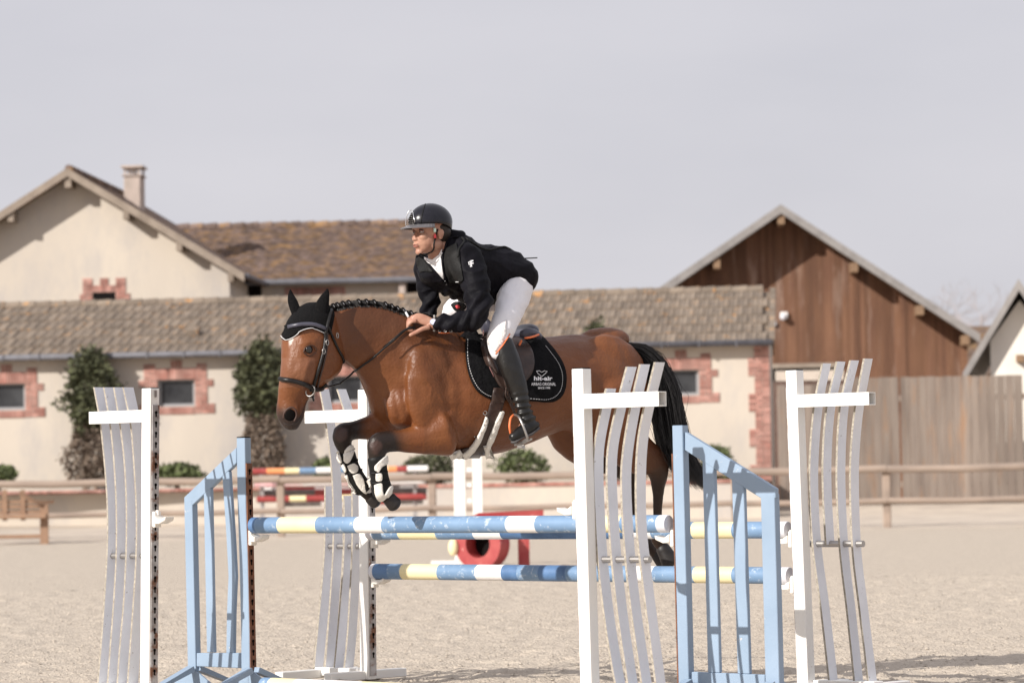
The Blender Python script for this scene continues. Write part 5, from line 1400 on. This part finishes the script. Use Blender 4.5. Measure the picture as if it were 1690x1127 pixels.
# ear
hb(-.008, .078, -.004, (.018, .007, .030), 12); hb(-.014, .083, .004, (.014, .006, .020), 12); hb(-.008, -.078, -.004, (.018, .007, .030), 12)
# neck and torso core
limb(mb, [(722, 402, 18.31, 19), (723, 418, 18.33, 18), (730, 436, 18.36, 20), (750, 452, 18.40, 26)], 1.0)
pairs(mb, [(868, 446, 845, 490, .12), (840, 424, 816, 492, .13), (800, 416, 772, 486, .13), (770, 406, 735, 470, .15), (750, 402, 718, 445, .14)])
limb(mb, [(768, 428, 18.24, 17), (783, 462, 18.18, 16), (789, 500, 18.13, 14), (786, 524, 18.11, 13), (760, 531, 18.11, 12), (738, 533, 18.11, 10), (724, 534, 18.11, 8.5), (714, 535, 18.11, 9)])
limb(mb, [(704, 434, 18.52, 15), (706, 470, 18.53, 12), (710, 505, 18.52, 10), (705, 522, 18.52, 8), (696, 530, 18.52, 9)])
limb(mb, [(848, 480, 18.46, 16), (836, 520, 18.28, 13), (828, 556, 18.18, 11), (842, 600, 18.15, 12), (860, 660, 18.15, 10), (870, 695, 18.15, 10), (855, 715, 18.12, 8)])
limb(mb, [(820, 486, 18.62, 17), (775, 500, 18.78, 13), (750, 520, 18.86, 11), (770, 580, 18.90, 12), (790, 660, 18.92, 10)])
def hand(mb, wx, wy, d, sc_=1.0, back=1):
    # palm wedge, then four fingers curled down over the neck and a thumb leaving its side
    L = lambda x, y, dd: P(wx + x * sc_, wy + y * sc_, d + dd)
    r = .0031 * sc_
    pal = [(L(0, 0, 0), UP * .026, NN * .018), (L(-12, -5, 0), UP * .030, NN * .020), (L(-25, -9, .0), UP * .028, NN * .018), (L(-32, -8, .0), UP * .020, NN * .015)]
    ringloft(mb, fine(pal, 2), 14)
    for k, (ky, dd, ln) in enumerate(((-12, .045, .8), (-11, .022, .95), (-8, -.002, 1.0), (-4, -.024, .92))):
        pts = [(-28, ky, dd * .7), (-35 * 1.0, ky + 1, dd), (-41 * (0.98 if k == 3 else 1), ky + 6 * ln, dd), (-42, ky + 13 * ln, dd + .004), (-37, ky + 17 * ln, dd + .01), (-31, ky + 16 * ln, dd + .014)]
        q = smoothpath([tuple(L(*p)) for p in pts], 3); m_ = len(q)
        mb.tube([V(p) for p in q], [(.0105 - .003 * j / m_) * sc_ for j in range(m_)], 9)
        mb.ball(V(q[-1]), .0075 * sc_, 8)
    th_ = [(-6, 6, -.022), (-16, 8, -.036), (-26, 13, -.044), (-34, 17, -.046), (-38, 19, -.046)]
    q = smoothpath([tuple(L(*p)) for p in th_], 3); m_ = len(q)
    mb.tube([V(p) for p in q], [(.0135 - .004 * j / m_) * sc_ for j in range(m_)], 10); mb.ball(V(q[-1]), .0095 * sc_, 8)
hand(mb, 715, 534, 18.11)
hand(mb, 696, 532, 18.54, .95)
bme = sculpt(mb, .0042, 3, .5)
body = link('body', bme, m_skin, rid, smooth=True); TBD = wbvh(body)
# --- face details
for s_ in (1, -1):
    mbx = MB(); mbx.ball(H_(.080, .031 * s_, .013), (.0115, .0135, .0095), 14, ax=AX); e_ = mbx.build('eye', M('eye_white', (0.30, 0.27, 0.26), rough=.3), rid, smooth=True)
    mbx = MB(); mbx.ball(H_(.0895, .029 * s_, .013), (.0035, .0055, .0055), 10, ax=AX); mbx.build('iris', m_eye, e_, smooth=True)
    mbx = MB(); mbx.tube([H_(.085, .016 * s_, .0225), H_(.0925, .029 * s_, .0245), H_(.083, .046 * s_, .021)], [.0035, .004, .0028], 7); mbx.build('eyebrow', m_dhair, rid, smooth=True)
    mbx = MB(); mbx.tube([H_(.086, .018 * s_, .017), H_(.0925, .030 * s_, .0205), H_(.082, .045 * s_, .0135)], .0024, 6); mbx.build('eyelid', m_lip, rid, smooth=True)
pth = []
mbx = MB(); mbx.tube([H_(.098, -.022, -.0575), H_(.110, -.008, -.0565), H_(.111, .006, -.0565), H_(.098, .024, -.0595)], [.001, .0028, .003, .001], 6); mbx.build('mouth', M('mouth_dark', (0.09, 0.02, 0.018), rough=.6), rid)
mbx = MB(); mbx.tube([H_(.100, -.020, -.0625), H_(.1105, 0, -.0635), H_(.100, .021, -.0645)], [.002, .0035, .002], 6); mbx.build('lip', m_lip, rid, smooth=True)
mbx = MB(); mbx.ball(H_(-.045, 0, .01), (.066, .083, .062), 18, ax=AX); mbx.ball(H_(-.03, 0, .03), (.075, .084, .05), 18, ax=AX); mbx.build('hair', m_dhair, rid, smooth=True)
# --- helmet
mb = MB(); CH = (-.001, 0, .064)
n = 36; rows = 14; k0 = len(mb.v)
for i in range(rows + 1):
    ph = math.pi / 2 * 1.28 * i / rows
    for j in range(n):
        th = 2 * math.pi * j / n; f = math.cos(th); l = math.sin(th); zc2 = math.cos(ph); rr_ = math.sin(ph)
        rf_, rl_, rz_ = .125, .100, .101
        z = zc2 * rz_; cut = (-.012 if f > 0 else -.012 + .035 * (-abs(f)) )
        z = max(z, cut - .0)
        rr2 = max(rr_, .0) if ph < math.pi / 2 else 1 - .10 * (ph - math.pi / 2)
        mb.v.append(tuple(H_(CH[0] + f * rr2 * rf_, l * rr2 * rl_, CH[2] + z)))
for i in range(rows):
    for j in range(n):
        j2 = (j + 1) % n; mb.f.append((k0 + i * n + j, k0 + (i + 1) * n + j, k0 + (i + 1) * n + j2, k0 + i * n + j2)); mb.m.append(0)
he = mb.build('helmet', m_helm, rid, smooth=True); THL = wbvh(he)
mb = MB(); vs = []; nn_ = 20
for i in range(nn_ + 1):
    a = lerp(-1.25, 1.25, i / nn_); ext = .060 * max(0, math.cos(a * 1.22)) ** .8
    for (rr_, dz) in ((0, 0), (1, -.018)):
        vs.append(H_(CH[0] + math.cos(a) * (.121 + ext * rr_), math.sin(a) * (.096 + ext * .5 * rr_), CH[2] - .012 + dz * rr_ - .008 * (1 - math.cos(a)) * 0))
m2 = len(vs); vs += [v - HUP * .004 for v in vs]
fs = []
for i in range(nn_):
    a = 2 * i; fs += [(a, a + 1, a + 3, a + 2), (m2 + a, m2 + a + 2, m2 + a + 3, m2 + a + 1), (a + 1, m2 + a + 1, m2 + a + 3, a + 3)]
mb.add(vs, fs); mb.build('visor', M('smoked_visor', (0.10, 0.095, 0.10), rough=.25, spec=.5), he, smooth=False)
strap('seam', [(702, 337), (699, 346), (696, 358), (694.5, 369)], [THL], .0008, .0028, m_boot_s, he)
drape('vent', [(670, 371.5), (671.5, 358), (675, 349.5), (680, 348.5), (683, 359), (685, 371.5)], [THL], .001, .002, m_hole, he, step=3)
strap('vent_rim', [(669.5, 373), (671, 358), (675, 349), (680.5, 348), (683.5, 359), (685.5, 373), (677, 374), (669.5, 373)], [THL], .003, .0024, M('chrome', (0.75, 0.74, 0.73), rough=.18, metal=1.0), he)
for yy in range(352, 372, 3):
    w2 = 1.6 + (yy - 350) * .26; strap('vent_bar', [(677.5 - w2, yy), (677.5, yy + .4), (677.5 + w2, yy)], [THL], .0035, .0009, m_steel, he, k=2)
strap('chin_strap', [(722, 378), (719, 390), (716, 402), (715, 412), (706, 419), (698, 421)], [TBD], .003, .0042, m_boot_s, he)
for (x, y, c_) in ((717, 379.5, (0.50, 0.66, 0.58)), (717.5, 389, (0.62, 0.06, 0.07))):
    hh_ = hit(x, y, [TBD], 18.2); mbx = MB(); mbx.box(hh_[0] + hh_[1] * .006, (.014, .008, .022), AX); mbx.build('strap_tab', M('strap_tab_colour', c_, rough=.5), he, bevel=.002)
# --- jacket
mb = MB()
pairs(mb, [(872, 445, 858, 487, .135), (862, 429, 838, 499, .165), (838, 411, 812, 504, .165), (812, 407, 783, 500, .16), (788, 401, 752, 494, .165), (768, 392, 722, 478, .185), (752, 387, 700, 458, .175), (743, 388, 704, 436, .12)])
limb(mb, [(765, 424, 18.25, 29), (779, 452, 18.20, 26), (788, 485, 18.15, 22.5), (790, 508, 18.13, 21), (783, 525, 18.11, 18.5), (758, 531, 18.10, 15.5), (738, 533, 18.10, 13.5), (724, 534, 18.10, 12)])
limb(mb, [(712, 430, 18.50, 26), (702, 446, 18.52, 19), (705, 475, 18.53, 16.5), (711, 500, 18.52, 14.5), (708, 520, 18.52, 12)])
limb(mb, [(757, 392, 18.34, 14), (745, 386, 18.33, 9), (738, 389, 18.36, 8)])
def fold(c):
    q = proj(c); x, y = q[0], q[1]
    v = .007 * (1 - abs(noise.noise(V((c.x * 5, c.y * 4, c.z * 9))) * 2.4)) * .8 + .006 * (1 - 3 * abs(noise.noise(V((c.x * 7 + c.z * 5, c.y * 4, c.z * 13 - c.x * 6))))) + .0018 * noise.noise(c * 34)
    if 480 < y < 545: v += .0065 * math.sin((x * .9 + y * .5) * .35 + 3 * noise.noise(c * 8))      # sleeve creases at the elbow
    if x > 800: v += .004 * noise.noise(V((c.x * 14, c.y * 6, c.z * 6)))
    if x < 775 and y < 470 and False: v += 0
    return v
# open the chest: keep faces away from the shirt V
jme = sculpt(mb, .0065, 4, .55, fold)
jk = link('jacket', jme, m_jacket, rid, smooth=True); TJ = wbvh(jk)
TA = [TJ, TBD]
sh = drape('shirt', [(700, 424), (708, 433), (722, 449), (733, 461), (731, 440), (728, 424), (729, 410), (724, 420), (714, 428), (706, 426)], TA, .002, .004, m_shirt, rid, 18.2, 3, curve=False)
TSH = wbvh(sh)
drape('lapel_panel', [(737, 411), (754, 402), (758, 420), (766, 462), (760, 468), (742, 466), (736, 450), (733, 430)], TA, .003, .004, m_vest, rid, 18.2, 4, curve=False)
drape('lapel_panel', [(687, 428), (696, 421), (704, 432), (716, 449), (703, 448), (694, 450), (690, 440)], TA, .003, .004, m_vest, rid, 18.2, 4, curve=False)
strap('collar', [(757, 392), (746, 392), (737, 400), (733, 415), (731, 432), (734, 452), (738, 466)], TA, .004, .0065, m_jacket, rid)
strap('collar', [(688, 424), (694, 419), (700, 424), (710, 438), (724, 454), (735, 467)], TA, .003, .005, m_jacket, rid)
strap('neckband', [(702, 427), (709, 433), (717, 434), (724, 428), (729, 416)], [TJ, TBD, TSH], .004, .005, m_shirt, rid)
for (x, y) in ((717, 434), (720, 443), (735, 463), (737, 469)):
    hh_ = hit(x, y, TA + [TSH]); mbx = MB(); mbx.ball(hh_[0] + hh_[1] * .003, .003, 8); mbx.build('button', m_cord, rid)
strap('back_harness', [(762, 393), (766, 400), (758, 412), (756, 425)], TA, .004, .006, m_vest, rid)
strap('back_harness', [(768, 393), (800, 412), (830, 408), (842, 412)], TA, .002, .005, m_vest, rid)
mbx = MB(); d0 = 18.58; mbx.tube([P(846, 418, d0 - .05), P(858, 427, d0), P(868, 426.5, d0), P(887, 425.5, d0)], [.006, .005, .0035, .003], 7); mbx.build('airbag_cord', m_leather, rid, smooth=True)
lettering('sleeve_emblem', 'F', 777.5, 782, 441, m_print, rid, TA, 11, .0025, rot=-.12, bold=.03)
# mirrored letter beside it
def emblem():
    mbx = MB()
    for L in ([(776.5, 441.5), (775.5, 431.5)], [(775.5, 432), (772.8, 433.2)], [(776, 436.5), (773.5, 437.3)], [(773, 433), (774.2, 437)]):
        pth = [hit(x, y, TA) for (x, y) in L]; mbx.tube([q[0] + q[1] * .0025 for q in pth], .0017, 5)
    mbx.build('sleeve_emblem', m_print, rid)
emblem()
mbx = MB(); hh_ = hit(757, 464.5, TA); mbx.box(hh_[0] + hh_[1] * .006, (.022, .003, .004), (V((1, 0, 0)), NN, UP)); mbx.build('panel_label', m_print, rid)
strap('cuff_piping', [(724, 549), (733, 549.5), (742, 549)], TA, .002, .003, m_orange, rid, guess=18.1)
for x in (726, 735, 744):
    hh_ = hit(x, 546, TA, 18.1); mbx = MB(); mbx.tube([hh_[0] + hh_[1] * .003 + (V((1, 0, 0)) * math.cos(t) + UP * math.sin(t)) * .006 for t in [k * math.pi / 5 for k in range(11)]], .0015, 5, cap=False); mbx.build('cuff_ring', m_steel, rid)
# watch
wt = MB(); hh_ = hit(715, 532, [TBD]); wn_ = hh_[1]; wa = V((1, 0, 0)) - wn_ * wn_.x; wa.normalize(); wb_ = wn_.cross(wa)
wt.tube([hh_[0] + wn_ * .002, hh_[0] + wn_ * .011], .0185, 20); wto = wt.build('watch', m_steel, rid)
wt = MB(); wt.tube([hh_[0] + wn_ * .0112, hh_[0] + wn_ * .0125], .0145, 20); wt.build('watch_dial', M('dial_lilac', (0.45, 0.46, 0.60), rough=.2), wto)
path = dline([(717, 520), (717.5, 526), (717.5, 534), (717, 541), (716, 547)], [TBD], .003); MB().tube(path, .0075, 8).build('watch_strap', m_steel, wto, smooth=True)
# --- breeches
mb = MB()
limb(mb, [(856, 468, 18.52, 27), (848, 488, 18.44, 29), (840, 512, 18.32, 25.5), (830, 540, 18.20, 22), (823, 562, 18.155, 20.5), (828, 584, 18.15, 18)], .85)
limb(mb, [(838, 478, 18.62, 28), (800, 492, 18.70, 24), (770, 500, 18.78, 21), (748, 514, 18.84, 20), (745, 535, 18.87, 18)], .85)
bre = sculpt(mb, .007, 4, .5, lambda c: .0045 * (1 - 3 * abs(noise.noise(V((c.x * 8, c.y * 8, c.z * 11 + c.x * 6))))) + .001 * noise.noise(c * 45))
bo_ = link('breeches', bre, m_breech, rid, smooth=True); TBR = wbvh(bo_)
drape('knee_patch', [(836, 527), (836, 550), (831, 562), (818, 581), (806, 568), (805, 556), (815, 545), (826, 535)], [TBR], .001, .002, m_grip, rid, 18.1, 4, curve=False)
drape('thigh_pocket', [(744, 503), (752, 498), (764, 500), (770, 506), (764, 513), (752, 513)], [TBR], .001, .002, m_boot_s, rid, 18.6, 3)
drape('pocket_logo', [(752, 505), (757, 503), (760, 507), (755, 509)], [TBR], .004, .002, M('logo_red', (0.6, 0.05, 0.06), rough=.6), rid, 18.6, 2)
# --- tall boots (near, far)
def tall(px, par=rid):
    pass
mb = MB()
limb(mb, [(833, 562, 18.15, 15), (835, 582, 18.145, 20), (843, 605, 18.14, 20.5), (852, 630, 18.14, 18.5), (859, 655, 18.14, 15.5), (865, 678, 18.14, 13.5), (871, 694, 18.14, 14.5), (874, 703, 18.14, 13)], .8)
limb(mb, [(884, 701, 18.16, 9.5), (874, 705, 18.14, 12), (862, 712, 18.12, 11.5), (852, 719, 18.10, 10), (845, 722, 18.09, 8)], 1.0)
def wr_(c):
    q = proj(c); y = q[1]; x = q[0]; a = sstep(640, 665, y) * sstep(705, 690, y)
    return a * .0055 * math.sin(y * .55 + x * .12 + 2 * noise.noise(c * 12)) + .0015 * noise.noise(c * 20)
bt = link('riding_boot', sculpt(mb, .0055, 3, .5, wr_), m_bootl, rid, smooth=True); TBT = wbvh(bt)
strap('boot_trim', [(841, 551), (836, 560), (829, 571), (818, 584)], [TBT, TBR], .002, .0035, m_orange, bt)
mb = MB(); mb.tube([P(889, 706, 18.15), P(876, 716, 18.13), P(862, 721, 18.11), P(848, 730, 18.09), P(843, 729, 18.09)], [.008, .010, .009, .010, .006], 8, flat=2.6, up=UP); mb.build('sole', M('boot_sole', (0.05, 0.045, 0.045), rough=.6), bt, smooth=True)
mb = MB(); limb(mb, [(752, 530, 18.88, 19), (768, 575, 18.93, 18), (785, 630, 18.95, 15), (795, 672, 18.96, 12), (790, 688, 18.94, 11), (772, 698, 18.90, 9)], .8)
link('riding_boot', sculpt(mb, .01, 3), m_bootl, rid, smooth=True)
# --- stirrup, leather, reins, crop
sti = thing('stirrup', 'silver and orange stirrup iron on its leather under the rider boot', 'stirrup', P(858, 720, 18.12))
ds = 18.085
L_ = [P(849, 684, 18.16), P(843, 690, 18.12), P(841, 704, 18.10), P(843, 716, 18.11)]
mb = MB(); mb.tube([V(p) for p in smoothpath([tuple(q) for q in L_], 4)], .0065, 8); mb.build('branch', m_orange, sti, smooth=True)
R__ = [P(849, 684, 18.15), P(856, 688, 18.06), P(863, 702, 18.03), (P(869, 718, 18.03)), P(871, 724, 18.04)]
mb = MB(); mb.tube([V(p) for p in smoothpath([tuple(q) for q in R__], 4)], .0065, 8); mb.build('branch', m_steel, sti, smooth=True)
mb = MB(); c = [P(853, 732, 18.10), P(876, 722, 18.03)]; mb.sweep([P(854, 734, 18.13), P(874, 724, 18.04)], V((.5, -.6, 0)).normalized(), UP, -.03, .025, -.008, .006); mb.build('tread', m_steel, sti, bevel=.003)
mb = MB(); mb.box(P(860, 737, 18.08), (.035, .03, .02), (E1, NN, UP)); mb.build('tread_spring', m_steel, sti, bevel=.004)
mb = MB(); pa = dline([(829, 618), (833, 634), (839, 655), (845, 672), (849, 684)], [TH, TP, TF, TG], .012); pa[-1] = P(849, 684, 18.15); mb.tube(pa, .0065, 8); mb.build('leather', m_brownl, sti, smooth=True)
mb = MB(); pa = dline([(834, 640), (833, 652), (838, 662), (847, 680)], [TH, TP, TF, TG], .014); mb.tube(pa, .005, 8); mb.build('leather', m_brownl, sti, smooth=True)
re_ = thing('reins', 'thin black leather reins from the bit to the rider hand', 'reins', P(600, 600, 18))
bitp = c0
q = [bitp] + dline([(560, 633), (575, 622), (587, 610), (600, 600), (615, 590), (632, 576), (650, 561), (668, 546)], [TH], .012)
q = [bitp] + [p for p in q[1:] if True]
MB().tube([V(p) for p in smoothpath([tuple(p) for p in q], 2)], .0055, 7).build('rein', m_leather, re_, smooth=True)
cp = thing('riding_crop', 'short dark riding crop held in the rider hand against the horse neck', 'riding crop', P(660, 550, 18.1))
MB().tube([P(632, 573, 18.03), P(650, 559, 18.03), P(664, 547, 18.04), P(676, 541, 18.07), P(684, 541, 18.09)], [.0025, .0035, .005, .008, .009], 8).build('shaft', m_leather, cp, smooth=True)
h0 = P(672, 518, 18.28)
MB().tube([P(668, 511, 18.2), P(670, 516, 18.15), P(674, 523, 18.12)], .006, 8).build('handle_loop', m_cord, cp, smooth=True)
